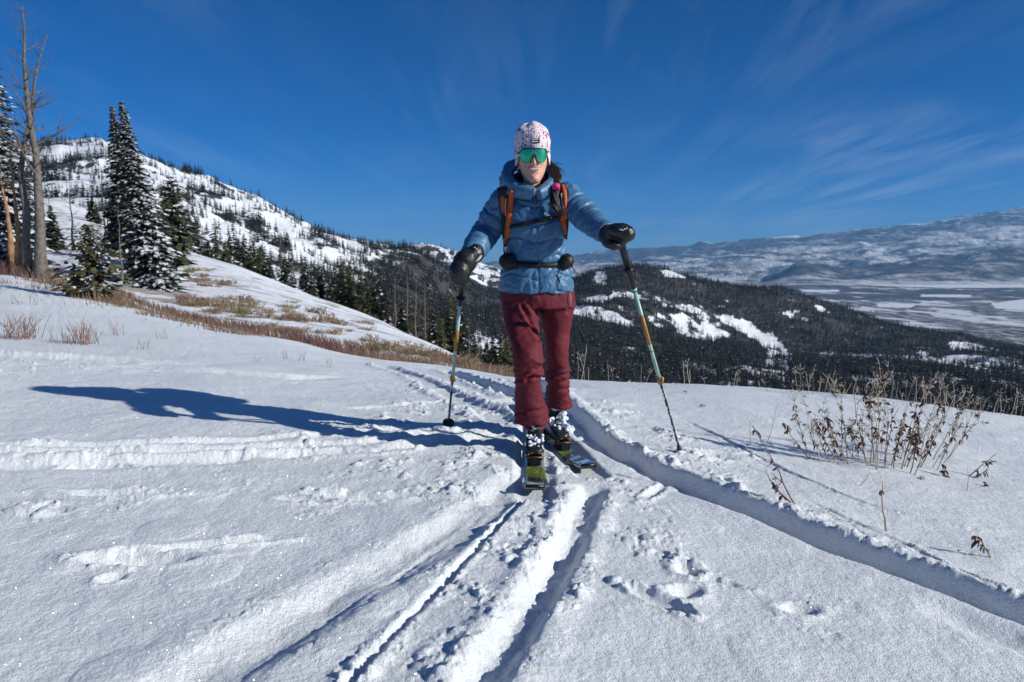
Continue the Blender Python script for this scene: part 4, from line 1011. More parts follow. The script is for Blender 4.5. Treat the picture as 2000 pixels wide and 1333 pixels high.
beanie = kid(link('beanie', me))
m = MB()
def head_front(x, z, off):    # point on the beanie front
    w = np.interp(z, zs, [p[1] for p in prof]); f = np.interp(z, zs, [p[2] for p in prof]); return hp(x, -f * math.sqrt(max(0, 1 - (x / w) ** 2)) - off, z)
m.rings([[head_front(x, z, o_) for x in np.linspace(-.010, .030, 7)] for z, o_ in ((.0435, -.002), (.0445, .004), (.0635, .004), (.0645, -.002))], closed=False, caps=False)
patch = kid(m.build('patch', M_blk), beanie)
m = MB()
for z_, n_ in ((.0585, 5), (.0495, 6)):
    for i in range(n_): m.box(head_front(-.005 + i * .030 / n_ * 1.02, z_, .0046), .0036, .0008, .0052 - .001 * (i % 2))
kid(m.build('lettering', M_white), beanie)
# glasses
m = MB(); out = [(-.066, .014), (-.05, .0165), (0, .018), (.05, .0165), (.066, .014)]
def gl(x, z, off=0): return hp(x, -.104 + 6.5 * x * x - off + (.0 if abs(x) < .06 else .006), z)
xs = np.linspace(-.068, .068, 35); rows = []
for f in np.linspace(0, 1, 7):
    row = []
    for x in xs:
        ax = abs(x); top = .0175 - .8 * ax * ax - (.012 * sstep(.058, .068, ax)); bot = -.010 - .036 * sstep(.004, .024, ax) + .030 * sstep(.044, .068, ax)
        row.append(gl(x, top + (bot - top) * f, .001 * math.sin(math.pi * f)))
    rows.append(row)
m.rings(rows, closed=False, caps=False); m.rings([[p + Vector((0, .0025, 0)) for p in r_] for r_ in rows], closed=False, caps=False); g_ = kid(m.build('sunglasses', M_lens))
m = MB(); m.tube([p + Vector((0, -.001, .001)) for p in rows[0]], .0022, 6)
for sx in (0, -1): m.tube([rows[0][sx], hp((-1 if sx == 0 else 1) * .078, -.03, .008), hp((-1 if sx == 0 else 1) * .080, .01, -.004)], [.0035, .0032, .002], 6)
m.tube([r_ + Vector((0, -.0005, 0)) for r_ in rows[-1]], .0012, 5); kid(m.build('frame', M_blk), g_)

# --- jacket
JK = MB()
def ell(u0, u1, v, y, d): 
    a = P(u0, v, y); b = P(u1, v, y); return ((a + b) / 2, (b.x - a.x) / 2, d)
tor = [ell(1012, 1078, 374, 3.63, .075), ell(990, 1100, 384, 3.645, .10), ell(978, 1112, 398, 3.65, .122), ell(980, 1110, 425, 3.655, .138), ell(984, 1107, 455, 3.665, .138), ell(988, 1105, 485, 3.68, .135),
       ell(985, 1110, 512, 3.69, .128), ell(978, 1116, 535, 3.70, .142), ell(975, 1120, 558, 3.71, .15), ell(977, 1119, 572, 3.71, .146)]
JK.rings([[c + Vector((rx * math.copysign(abs(math.cos(t)) ** .85, math.cos(t)), -d * math.copysign(abs(math.sin(t)) ** .85, math.sin(t)), 0)) for t in [2 * math.pi * j / 36 for j in range(36)]] for c, rx, d in tor])
def arm(sh, el, wr, r):
    sh, el, wr = Vector(sh), Vector(el), Vector(wr); a = sh.lerp(el, .5) + Vector((0, 0, .005)); b = el.lerp(wr, .5)
    return [(sh - (el - sh) * .12, r[0], r[0]), (sh, r[0], r[0]), (a, r[1], r[1]), (el, r[2], r[2]), (b, r[3], r[3]), (wr, r[4], r[4]), (wr + (wr - el).normalized() * .02, r[4] * .95, r[4] * .95)]
ARML = arm(J['shl'], J['ell'], J['wrl'], (.078, .076, .070, .063, .052)); ARMR = arm(J['shr'], J['elr'], J['wrr'], (.078, .074, .066, .060, .050))
for A_ in (ARML, ARMR):
    JK.tube([p[0] for p in A_], [p[1] for p in A_], 24); ellipsoid(JK, J['shl'] if A_ is ARML else J['shr'], (.082,) * 3); ellipsoid(JK, A_[3][0], (A_[3][1] * 1.03,) * 3)
# trapezius
chain(JK, [(J['shl'] + Vector((.01, .02, -.01)), .06, .08), (J['neck'] + Vector((-.05, .03, -.035)), .05, .07), (J['neck'] + Vector((.05, .03, -.035)), .05, .07), (J['shr'] + Vector((-.01, .02, -.01)), .06, .08)])
# collar and hood roll
hood = [(1047, 377, 3.475, .020), (1030, 371, 3.485, .026), (1008, 366, 3.51, .030), (993, 354, 3.55, .030), (988, 338, 3.60, .028), (996, 325, 3.66, .028), (1012, 320, 3.71, .03), (1045, 326, 3.76, .034), (1072, 330, 3.72, .03), (1082, 341, 3.64, .024), (1079, 354, 3.57, .026), (1068, 366, 3.51, .026), (1050, 377, 3.475, .020)]
JK.tube([P(u, v, y) for u, v, y, r in hood], [r for *_, r in hood], 14)
hood2 = [(1040, 382, 3.49, .022), (1015, 377, 3.51, .03), (992, 368, 3.56, .032), (984, 352, 3.63, .03), (1000, 340, 3.75, .04), (1045, 345, 3.80, .05), (1085, 352, 3.72, .035), (1086, 364, 3.62, .028), (1072, 375, 3.54, .028), (1052, 383, 3.49, .022)]
JK.tube([P(u, v, y) for u, v, y, r in hood2], [r for *_, r in hood2], 14)
V, Fq = fuse(JK, .0062, 4, .5); N_ = vnormals(V, Fq)
def seg_param(V, pts):
    P_ = np.array([tuple(p) for p in pts]); best = np.full(len(V), 9.); par = np.zeros(len(V)); acc = 0; dirn = np.zeros_like(V)
    for i in range(len(P_) - 1):
        d = P_[i + 1] - P_[i]; L_ = np.linalg.norm(d); t = np.clip(((V - P_[i]) @ d) / L_**2, 0, 1); q = P_[i] + t[:, None] * d; e = np.linalg.norm(V - q, axis=1)
        mk = e < best; best[mk] = e[mk]; par[mk] = acc + t[mk] * L_; dirn[mk] = (V - q)[mk]; acc += L_
    return best, par, dirn, acc
dl, pl, rl, Ll = seg_param(V, [p[0] for p in ARML[1:]]); dr, pr, rr_, Lr = seg_param(V, [p[0] for p in ARMR[1:]])
tl = sstep(.115, .085, dl) * sstep(.03, .09, pl); tr = sstep(.115, .085, dr) * sstep(.03, .09, pr); tt = np.clip(1 - tl - tr, 0, 1)
cx, cz = V[:, 0] - J['chest'].x, V[:, 2] - J['chest'].z
def seams(ph, w=.075): q = np.abs((ph + .5) % 1 - .5); return np.exp(-(q / w) ** 2)
ang = np.arctan2(V[:, 1] - 3.66, cx)
# body seams: shallow zig-zag quilting
zzg = .035 * np.abs(((cx / .11) % 2) - 1); S_b = np.maximum(seams((cz + zzg + .012 * noise3(V, .1, 2, 3)) / .088), .55 * seams((cz * .5 - cx * .9 + .02 * noise3(V, .12, 2, 9)) / .13, .06))
S_l = seams((pl + .25 * rl[:, 0] + .012 * noise3(V, .08, 2, 7)) / .078); S_r = seams((pr + .25 * rr_[:, 1] + .012 * noise3(V, .08, 2, 8)) / .078)
seam = S_b * tt + S_l * tl + S_r * tr
# wrinkles fan out from the seams: fine across the pull of the cloth
wb = fbm(cx * 1.0 + .6 * cz, cz * .45, .034, 3, 301, .6); wb2 = fbm(cx * .5 - .9 * cz, cz * .8 + cx, .05, 2, 305)
wl = fbm(pl * 1.6, np.arctan2(rl[:, 2], rl[:, 1]) * .035, .034, 3, 311, .6); wr2 = fbm(pr * 1.6, np.arctan2(rr_[:, 2], rr_[:, 1]) * .035, .034, 3, 317, .6)
wk = (wb * .7 + wb2 * .6) * tt + wl * tl * 1.3 + wr2 * tr * 1.3
hoodm = (V[:, 2] > J['neck'].z - .01) & (np.abs(cx) < .16)
rg = lambda q_: 1 - 2.6 * np.abs(q_)
wk2 = rg(fbm(cx * 1.1 + .8 * cz + .3 * V[:, 1], cz * .55 - cx * .2, .045, 2, 351)) * tt + rg(fbm(pl * 1.5, np.arctan2(rl[:, 2], rl[:, 1]) * .03, .040, 2, 353)) * tl + rg(fbm(pr * 1.5, np.arctan2(rr_[:, 2], rr_[:, 1]) * .03, .040, 2, 357)) * tr
th_ = 1.1 * np.sign(cx - .0) * sstep(0, .03, np.abs(cx)) + 1.3 * noise3(V, .16, 2, 361)
pa = cx * np.cos(th_) + cz * np.sin(th_); pb_ = -cx * np.sin(th_) + cz * np.cos(th_)
str_ = fbm(pb_, pa * .22, .026, 2, 363, .5) * tt + fbm(pl, np.arctan2(rl[:, 2], rl[:, 1]) * .012 + .02 * noise3(V, .1, 1, 5), .024, 2, 365) * tl + fbm(pr, np.arctan2(rr_[:, 2], rr_[:, 1]) * .012 + .02 * noise3(V, .1, 1, 6), .024, 2, 367) * tr
msk_ = sstep(-.25, .35, noise3(V, .09, 2, 371))
disp = -.0095 * seam + .0100 * str_ * (.25 + .9 * msk_ + .5 * seam) + .0035 * wk + .006 * noise3(V, .11, 2, 333) + .003
disp = np.where(hoodm, .004 * noise3(V, .04, 3, 341) + .003 * fbm(cx, cz * 2.5, .05, 2, 345), disp)
# belt cinch and centre zip
disp -= .010 * np.exp(-((V[:, 2] - P(1048, 517, 3.56)[2]) / .016) ** 2) * tt
zx = np.interp(V[:, 2], [P(1052, 570, 3.56)[2], P(1044, 380, 3.5)[2]], [P(1052, 570, 3.56)[0], P(1045, 380, 3.5)[0]])
disp -= .006 * np.exp(-((V[:, 0] - zx) / .006) ** 2) * (V[:, 1] < 3.66) * tt * (~hoodm)
V = V + N_ * disp[:, None]
jacket = npobj('jacket', V, Fq, M_jacket); Vj, Fj = V, Fq
BV = BVHTree.FromPolygons([tuple(v) for v in V], [tuple(f) for f in Fq.tolist()])
def on(u, v, off=.004):
    a, s_ = pix_dir(u, v); o_ = Vector((0, 0, ZC)); d = Vector((float(a), 1, float(s_))).normalized(); h_ = BV.ray_cast(o_, d)
    if h_[0] is None: return P(u, v, 3.6)
    return h_[0] - d * off
def smooth_pts(p, it=2):
    for _ in range(it): p = [p[0]] + [(p[i - 1] + p[i] * 2 + p[i + 1]) / 4 for i in range(1, len(p) - 1)] + [p[-1]]
    return p
def ribbon(name, cl, widths, mat, parent, off=.006, th=.008, n=22, edge=0):
    """flat strap lying on the jacket along sight-line points"""
    cl = np.array(cl, float); t = np.linspace(0, len(cl) - 1, n); U = pchip(np.arange(len(cl)), cl[:, 0], t); Vv = pchip(np.arange(len(cl)), cl[:, 1], t); Wd = np.interp(t, np.arange(len(cl)), widths)
    pts = smooth_pts([on(U[i], Vv[i], off) for i in range(n)], 3); rings = []
    for i in range(n):
        tg = (pts[min(i + 1, n - 1)] - pts[max(i - 1, 0)]).normalized(); sd = tg.cross(Vector((0, -1, .1))).normalized(); nr_ = sd.cross(tg).normalized()
        if nr_.y > 0: nr_ = -nr_
        w = Wd[i] / 2
        rings.append([pts[i] - sd * w - nr_ * th, pts[i] - sd * w + nr_ * th * .3, pts[i] - sd * w * .6 + nr_ * th * .9, pts[i] + nr_ * th, pts[i] + sd * w * .6 + nr_ * th * .9, pts[i] + sd * w + nr_ * th * .3, pts[i] + sd * w - nr_ * th])
    m = MB(); m.rings(rings); return kid(m.build(name, mat), parent)
zp = smooth_pts([on(1045 + (v - 382) / 190 * 6, v, .001) for v in range(384, 570, 5)], 3)
m = MB(); m.tube(zp, .0028, 6); kid(m.build('zipper', plain('blue_zip', (.10, .22, .36), .4)), jacket)
m = MB(); m.tube([on(1044, 368 + i * 3.2, .008) for i in range(7)], .0026, 5); kid(m.build('zip_pull', M_grey), jacket)
# chest mark: small ring with a dash
c = on(1061, 412, .004); m = MB(); m.tube([c + Vector((.0085 * math.cos(t), 0, .0085 * math.sin(t))) for t in np.linspace(0, 2 * math.pi, 15)], .0022, 5, caps=False); m.box(c + Vector((.012, -.001, -.005)), .007, .003, .003)
kid(m.build('chest_mark', plain('navy_print', (.01, .02, .06), .6)), jacket)
for u0, v0, u1, v1 in ((1087, 535, 1094, 552),):
    m = MB(); m.tube([on(u0 + (u1 - u0) * i / 5, v0 + (v1 - v0) * i / 5, .002) for i in range(6)], .003, 5); kid(m.build('pocket_zip', M_blk), jacket)

m = MB(); ellipsoid(m, P(1036, 352, 3.70), (.095, .075, .055)); kid(m.build('hood_shade_fill', M_hood_shade), jacket)  # dark ellipsoid added inside the hood so its hollow reads as shaded
# --- trousers
TR = MB()
pe = [ell(979, 1120, 558, 3.71, .13), ell(976, 1123, 578, 3.71, .135), ell(980, 1124, 600, 3.71, .13)]
TR.rings([[c + Vector((rx * math.cos(t), -d * math.sin(t), 0)) for t in [2 * math.pi * j / 32 for j in range(32)]] for c, rx, d in pe])
LL = [ell(980, 1052, 592, 3.69, .10), ell(983, 1052, 620, 3.65, .10), ell(991, 1051, 650, 3.57, .086), ell(999, 1060, 678, 3.50, .084), ell(1002, 1060, 700, 3.48, .080), ell(1006, 1055, 735, 3.51, .070), ell(1007, 1059, 770, 3.55, .072), ell(1006, 1067, 800, 3.575, .078), ell(1007, 1073, 824, 3.585, .085)]
LR = [ell(1048, 1123, 592, 3.72, .105), ell(1054, 1119, 620, 3.73, .095), ell(1061, 1113, 650, 3.75, .084), ell(1064, 1111, 680, 3.75, .083), ell(1068, 1110, 710, 3.78, .076), ell(1070, 1108, 740, 3.83, .068), ell(1070, 1111, 770, 3.88, .070), ell(1069, 1118, 794, 3.92, .082)]
for Lg in (LL, LR): TR.rings([[c + Vector((rx * math.cos(t), -d * math.sin(t), 0)) for t in [2 * math.pi * j / 28 for j in range(28)]] for c, rx, d in Lg])
V, Fq = fuse(TR, .0065, 3, .5); N_ = vnormals(V, Fq)
u_, v_ = to_pix(V[:, 0], V[:, 1], V[:, 2]); left = (u_ < 1058) | ((v_ > 700) & (u_ < 1066))
kn = np.exp(-((v_ - np.where(left, 722, 735)) / 22) ** 2); hem = sstep(770, 820, v_ + np.where(left, 0, 28)); crot = np.exp(-((v_ - 590) / 30) ** 2 - ((u_ - 1048) / 30) ** 2)
fold = fbm(V[:, 0] * .9 + V[:, 1] * .3, V[:, 2] * 2.4 + V[:, 0] * .9, .075, 3, 401, .55); fold2 = fbm(V[:, 0] * 1.3 + V[:, 2] * .8, V[:, 2] * .9 - V[:, 0], .10, 3, 411, .5)
ridg = 1 - 2.4 * np.abs(fbm(V[:, 0] * .7 - V[:, 1] * .2, V[:, 2] * 2.2 - V[:, 0] * 1.2, .11, 2, 421))
disp = .006 * fold * (.4 + 1.8 * kn + 1.2 * hem) + .008 * fold2 * (.6 + crot) + .007 * ridg * (.25 + 1.4 * kn + .8 * hem + .8 * crot) + .006 * noise3(V, .16, 2, 431)
# sharp creases by the left knee and from crotch to knee
for (ua, va, ub, vb, dep, w_) in ((1003, 742, 1050, 736, .010, 3.), (1030, 742, 1060, 712, .008, 3.5), (1020, 600, 1052, 664, .010, 3.5), (1068, 735, 1110, 728, .009, 3.), (1012, 806, 1060, 800, .006, 3.), (1072, 765, 1108, 760, .006, 2.6), (1108, 610, 1118, 590, .006, 3)):
    dx, dy = ub - ua, vb - va; L2 = dx * dx + dy * dy; t_ = np.clip(((u_ - ua) * dx + (v_ - va) * dy) / L2, 0, 1); dd = np.hypot(u_ - ua - t_ * dx, v_ - va - t_ * dy)
    disp -= dep * np.exp(-(dd / w_) ** 2) * (N_[:, 1] < .1); disp += dep * .7 * np.exp(-((dd - w_ * 2.1) / w_) ** 2) * (N_[:, 1] < .1)
V = V + N_ * disp[:, None]
trousers = npobj('trousers', V, Fq, M_trouser)
m = MB(); m.tube([P(1113, 572, 3.62), P(1115, 585, 3.615), P(1114, 598, 3.615)], .0025, 5); kid(m.build('pocket_zip', M_grey), trousers)

# --- hair: a long tail over her left shoulder, with loose strands
m = MB(); q = random.Random(4)
core = [(1070, 315, 3.62), (1081, 330, 3.60), (1087, 345, 3.56), (1086, 360, 3.53), (1084, 375, 3.505), (1083, 392, 3.49), (1088, 408, 3.485), (1093, 424, 3.485)]
cw = [.012, .024, .028, .024, .018, .022, .020, .008]
for s_ in range(70):
    an = q.uniform(0, 6.28); rd = q.uniform(.2, 1); ph = q.uniform(0, 6.28); pts = []
    for i, (u, v, y) in enumerate(core):
        w = cw[i] * rd; a2 = an + i * .9; pts.append(P(u + q.uniform(-1, 1), v, y) + Vector((w * math.cos(a2), w * .7 * math.sin(a2), 0)))
    m.tube(pts, [.0042, .0046, .0046, .0042, .004, .004, .0034, .0012], 4)
for s_ in range(26):
    p0 = P(1078 + q.uniform(-3, 6), 322 + q.uniform(-4, 14), 3.6); d = Vector((q.uniform(.03, .075), q.uniform(-.02, .02), q.uniform(-.03, .02)))
    m.tube([p0, p0 + d * .5 + Vector((0, 0, q.uniform(.002, .012))), p0 + d + Vector((0, 0, q.uniform(-.02, .0)))], [.0012, .0009, .0004], 3, caps=False)
for s_ in range(10):
    p0 = P(1060 + q.uniform(-2, 12), 312 + q.uniform(-3, 5), 3.60); m.tube([p0, P(1078, 325, 3.61)], .005, 4)
hair = kid(m.build('hair', M_hair))
m = MB(); m.tube([P(1086, 362, 3.50), P(1086, 370, 3.49)], [.020, .020], 10); kid(m.build('hair_tie', M_pink), hair)

# --- mittens
def mitten(parts, voxel=.005, thumb=None):
    m = MB()
    for c, r, rot in parts: ellipsoid(m, c, r, rot)
    V, Fq = fuse(m, voxel, 5, .5); N_ = vnormals(V, Fq); d = .0035 * noise3(V, .035, 3, 501) + .002 * fbm(V[:, 0] + V[:, 1], V[:, 2] * 2, .018, 2, 505); return V + N_ * d[:, None], Fq
Rl = Matrix.Rotation(math.radians(-38), 3, 'Y')
V, Fq = mitten([(P(926, 497, 3.49), (.048, .05, .055), Matrix.Rotation(math.radians(35), 3, 'Y')), (P(908, 512, 3.45), (.058, .06, .065), Matrix.Rotation(math.radians(40), 3, 'Y')), (P(898, 530, 3.43), (.055, .06, .062), None), (P(893, 542, 3.43), (.040, .05, .045), Rl), (P(906, 546, 3.42), (.022, .032, .040), Matrix.Rotation(math.radians(15), 3, 'Y')), (P(901, 553, 3.43), (.018, .03, .02), None)])
mit = npobj('mitten', V, Fq, M_mitt)
m = MB(); m.tube([P(928, 512, 3.43), P(935, 506, 3.44), P(940, 500, 3.46)], [.007, .008, .006], 6); kid(m.build('wrist_tag', M_grey), mit)
m = MB()
for u, v in ((927, 484), (931, 487)): m.box(P(u, v, 3.435), .008, .002, .004)
kid(m.build('lettering', M_white), mit)
V, Fq = mitten([(P(1186, 458, 3.33), (.045, .05, .05), None), (P(1194, 466, 3.29), (.05, .055, .052), None), (P(1211, 453, 3.25), (.070, .062, .040), Matrix.Rotation(math.radians(6), 3, 'Y')), (P(1222, 457, 3.24), (.045, .055, .040), None), (P(1198, 479, 3.25), (.038, .040, .024), Matrix.Rotation(math.radians(10), 3, 'Y')), (P(1212, 472, 3.26), (.030, .035, .030), None)])
mit = npobj('mitten', V, Fq, M_mitt)
m = MB(); m.tube([P(1184, 463, 3.27), P(1190, 466, 3.255), P(1196, 466, 3.245)], [.005, .008, .004], 6); kid(m.build('wrist_tag', M_grey), mit)
m = MB()
for i, (u, v) in enumerate(((1212, 449), (1216, 450), (1220, 448), (1224, 446))): ellipsoid(m, P(u, v, 3.188), (.004, .003, .003), None, 6)
kid(m.build('snow_specks', M_snowp), mit)

# --- backpack
pack = empty('backpack', tuple(P(1045, 450, 3.86)), 0, "orange and black backpack worn on the skier's back with chest and hip straps", 'backpack')
m = MB(); m.rings([[c + Vector((rx * math.copysign(abs(math.cos(t)) ** .7, math.cos(t)), -d * math.copysign(abs(math.sin(t)) ** .7, math.sin(t)), 0)) for t in [2 * math.pi * j / 28 for j in range(28)]] for c, rx, d in [ell(1015, 1080, 392, 3.86, .05), ell(1000, 1095, 400, 3.87, .075), ell(996, 1098, 430, 3.88, .085), ell(994, 1098, 480, 3.88, .085), ell(998, 1095, 510, 3.87, .07), ell(1010, 1085, 520, 3.86, .04)]])
kid(m.build('pack_body', M_black), pack)
SL = [(985, 366), (987, 385), (989, 410), (992, 435), (990, 458), (987, 480)]
SR = [(1093, 362), (1098, 380), (1097, 400), (1099, 420), (1102, 440), (1105, 462)]
s1 = ribbon('shoulder_strap', SL, [.075, .072, .068, .064, .05, .022], M_black, pack, .004, .010); ribbon('padding', [(981, 366), (982, 385), (983, 410), (986, 435), (986, 458), (985, 478)], [.022, .024, .022, .02, .018, .010], M_orange, s1, .013, .007)
ribbon('padding', [(999, 372), (998, 390), (996, 410), (994, 435), (991, 456), (987, 474)], [.020, .026, .032, .032, .028, .012], M_orange, s1, .013, .007); ribbon('piping', [(988, 388), (987, 410), (987, 435), (985, 458), (983, 475)], [.006] * 5, M_grey, s1, .019, .004)
s2 = ribbon('shoulder_strap', SR, [.055, .062, .064, .060, .045, .018], M_black, pack, .004, .010); ribbon('padding', [(1098, 362), (1103, 380), (1104, 400), (1104, 420), (1105, 440), (1105, 458)], [.022, .022, .016, .014, .012, .008], M_orange, s2, .013, .007)
ribbon('padding', [(1086, 384), (1089, 397), (1093, 410), (1098, 425), (1101, 440), (1104, 458)], [.012, .026, .032, .030, .026, .010], M_orange, s2, .013, .007); ribbon('piping', [(1096, 378), (1098, 392), (1101, 408), (1103, 425)], [.008, .012, .012, .006], M_grey, s2, .019, .004)
ft = bpy.data.curves.new('t', 'FONT'); ft.body = 'ORTO'; ft.size = .022; ft.extrude = .0006; to = bpy.data.objects.new('t', ft); COL.objects.link(to)
dg = bpy.context.evaluated_depsgraph_get(); tm = bpy.data.meshes.new_from_object(to.evaluated_get(dg)); bpy.data.objects.remove(to); tm.materials.append(M_black)
def text_mesh(body, size, mat, ext=.0006):
    c_ = bpy.data.curves.new('t', 'FONT'); c_.body = body; c_.size = size; c_.extrude = ext; c_.align_x = 'CENTER'; c_.align_y = 'CENTER'; o_ = bpy.data.objects.new('t', c_); COL.objects.link(o_)
    d_ = bpy.context.evaluated_depsgraph_get(); m_ = bpy.data.meshes.new_from_object(o_.evaluated_get(d_)); bpy.data.objects.remove(o_); m_.materials.append(mat); return m_
def place_text(name, body, size, mat, pos, xdir, parent, face=Vector((0, -1, .12))):
    me = text_mesh(body, size, mat); x_ = Vector(xdir).normalized(); z_ = (face - x_ * face.dot(x_)).normalized(); y_ = z_.cross(x_)
    Mx = Matrix((x_, y_, z_)).transposed().to_4x4(); Mx.translation = Vector(pos); me.transform(Mx); return kid(link(name, me), parent)
place_text('lettering', 'ORTO', .024, M_black, on(1096, 409, .024), on(1101, 424, .02) - on(1090, 396, .02), s2)
s3 = ribbon('chest_strap', [(995, 443), (1015, 440), (1040, 434), (1065, 429), (1095, 424)], [.018, .020, .018, .020, .018], M_black, pack, .010, .005, 16)
m = MB(); b0 = on(1068, 428, .020); rotb = Matrix.Rotation(math.radians(-10), 3, 'Y'); m.box(b0, .040, .010, .026, rotb); kid(m.build('buckle', M_blk, smooth=False), s3)
for dx_, dz_, w_ in ((.032, .006, .014), (-.03, -.006, .012)):
    m = MB(); m.box(b0 + Vector((dx_, 0, dz_)), w_, .012, .023, rotb); kid(m.build('strap_adjuster', M_blk, smooth=False), s3)
hb = ribbon('hip_belt', [(984, 512), (1005, 515), (1030, 518), (1055, 519), (1080, 518), (1110, 512)], [.035, .036, .030, .026, .028, .03], M_black, pack, .007, .009, 24)
for c, r in ((P(992, 511, 3.585), (.047, .04, .044)), (P(1107, 511, 3.60), (.037, .038, .040))):
    m = MB(); ellipsoid(m, c, r); ellipsoid(m, c + Vector((.012 if c.x < .1 else -.01, -.008, -.01)), (r[0] * .85, r[1] * .8, r[2] * .75)); V, Fq = fuse(m, .005, 3); N_ = vnormals(V, Fq); V = V + N_ * (.004 * noise3(V, .03, 3, 521))[:, None]; npobj('pouch', V, Fq, M_black, pack)
m = MB(); m.tube([P(1115, 515, 3.56), P(1119, 523, 3.555), P(1123, 531, 3.55)], [.0035, .003, .004], 5); m.tube([P(985, 475, 3.60), P(984, 488, 3.60), P(986, 500, 3.58)], .004, 5); m.tube([P(1105, 460, 3.60), P(1107, 468, 3.60)], .005, 5); kid(m.build('strap_end', M_blk), pack)
# ------------------------------------------------------------------ boots, skis, poles
M_shell = plain('dark_boot_shell', (0.016, 0.018, 0.020), .35, var=.3, vscale=30); M_red = plain('red_boot_trim', (0.20, 0.018, 0.018), .4); M_liner = plain('boot_liner', (.02, .015, .015), .7)
M_steel = plain('steel', (.30, .27, .24), .35, metal=.8); M_bronze = plain('bronze_metal', (.10, .055, .04), .4, metal=.5)
def snow_lumps(m, spots, q):
    for c, r in spots:
        for i in range(12):
            k_ = q.uniform(.18, .55); ellipsoid(m, Vector(c) + Vector((q.uniform(-1.3, 1.3) * r, q.uniform(-.5, .5) * r, q.uniform(-1, 1) * r)), (r * k_ * 1.3, r * k_ * .7, r * k_), None, 8)
def boot(base, yaw, pitch, snow, seed, cuff_lean=.10):
    q = random.Random(seed); Mx = Matrix.Translation(base) @ Matrix.Rotation(yaw, 4, 'Z') @ Matrix.Rotation(pitch, 4, 'X')
    def L_(x, y, z): return Mx @ Vector((x, y, z))
    m = MB()   # foot: rings from heel (+y) to toe (-y)
    secs = [(.125, .030, .012, .10), (.11, .038, .0, .12), (.05, .040, .0, .125), (-.02, .045, .0, .105), (-.08, .050, .0, .078), (-.125, .048, .0, .062), (-.15, .036, .004, .05), (-.162, .018, .012, .036)]
    m.rings([[L_(w * math.copysign(abs(math.cos(t)) ** .6, math.cos(t)), y, (z0 + z1) / 2 + (z1 - z0) / 2 * math.copysign(abs(math.sin(t)) ** .7, math.sin(t))) for t in [2 * math.pi * j / 20 for j in range(20)]] for y, w, z0, z1 in secs])
    m.rings([[L_(w * math.cos(t), yc - d * math.sin(t) - cuff_lean * z, z) for t in [2 * math.pi * j / 22 for j in range(22)]] for z, w, d, yc in [(.07, .044, .060, .07), (.11, .050, .066, .065), (.15, .052, .066, .06), (.20, .054, .066, .06), (.23, .052, .062, .06), (.25, .048, .058, .06)]])
    V, Fq = fuse(m, .005, 3, .5); b_ = npobj('boot', V, Fq, M_shell)
    m = MB()
    for z, w, yy in ((.115, .050, -.012), (.165, .054, -.012), (.215, .056, -.014)):
        m.tube([L_(w * math.sin(t), .06 - cuff_lean * z - .072 * math.cos(t), z) for t in np.linspace(-1.5, 1.5, 9)], .006, 6)
    kid(m.build('buckle_strap', M_red), b_)
    for z, s_ in ((.115, 1), (.165, -1), (.06, 1)):
        m = MB(); yb = .06 - cuff_lean * z - .074 if z > .1 else -.06; m.box(L_(.018 * s_, yb, z + .008), .034, .010, .012, Mx.to_3x3()); m.box(L_(-.012 * s_, yb, z - .004), .022, .010, .008, Mx.to_3x3()); kid(m.build('buckle', M_steel, smooth=False), b_)
    m = MB(); m.rings([[L_(w * math.cos(t), .055 - d * math.sin(t) - cuff_lean * z, z) for t in [2 * math.pi * j / 18 for j in range(18)]] for z, w, d in ((.24, .044, .054), (.29, .042, .050))]); kid(m.build('liner', M_liner), b_)
    m = MB(); snow_lumps(m, [(L_(*s[:3]), s[3]) for s in snow], q); V, Fq = fuse(m, .0032, 1); N_ = vnormals(V, Fq); V = V + N_ * (.004 * noise3(V, .015, 2, 541))[:, None]; npobj('caked_snow', V, Fq, M_snowp, b_)
    return Mx

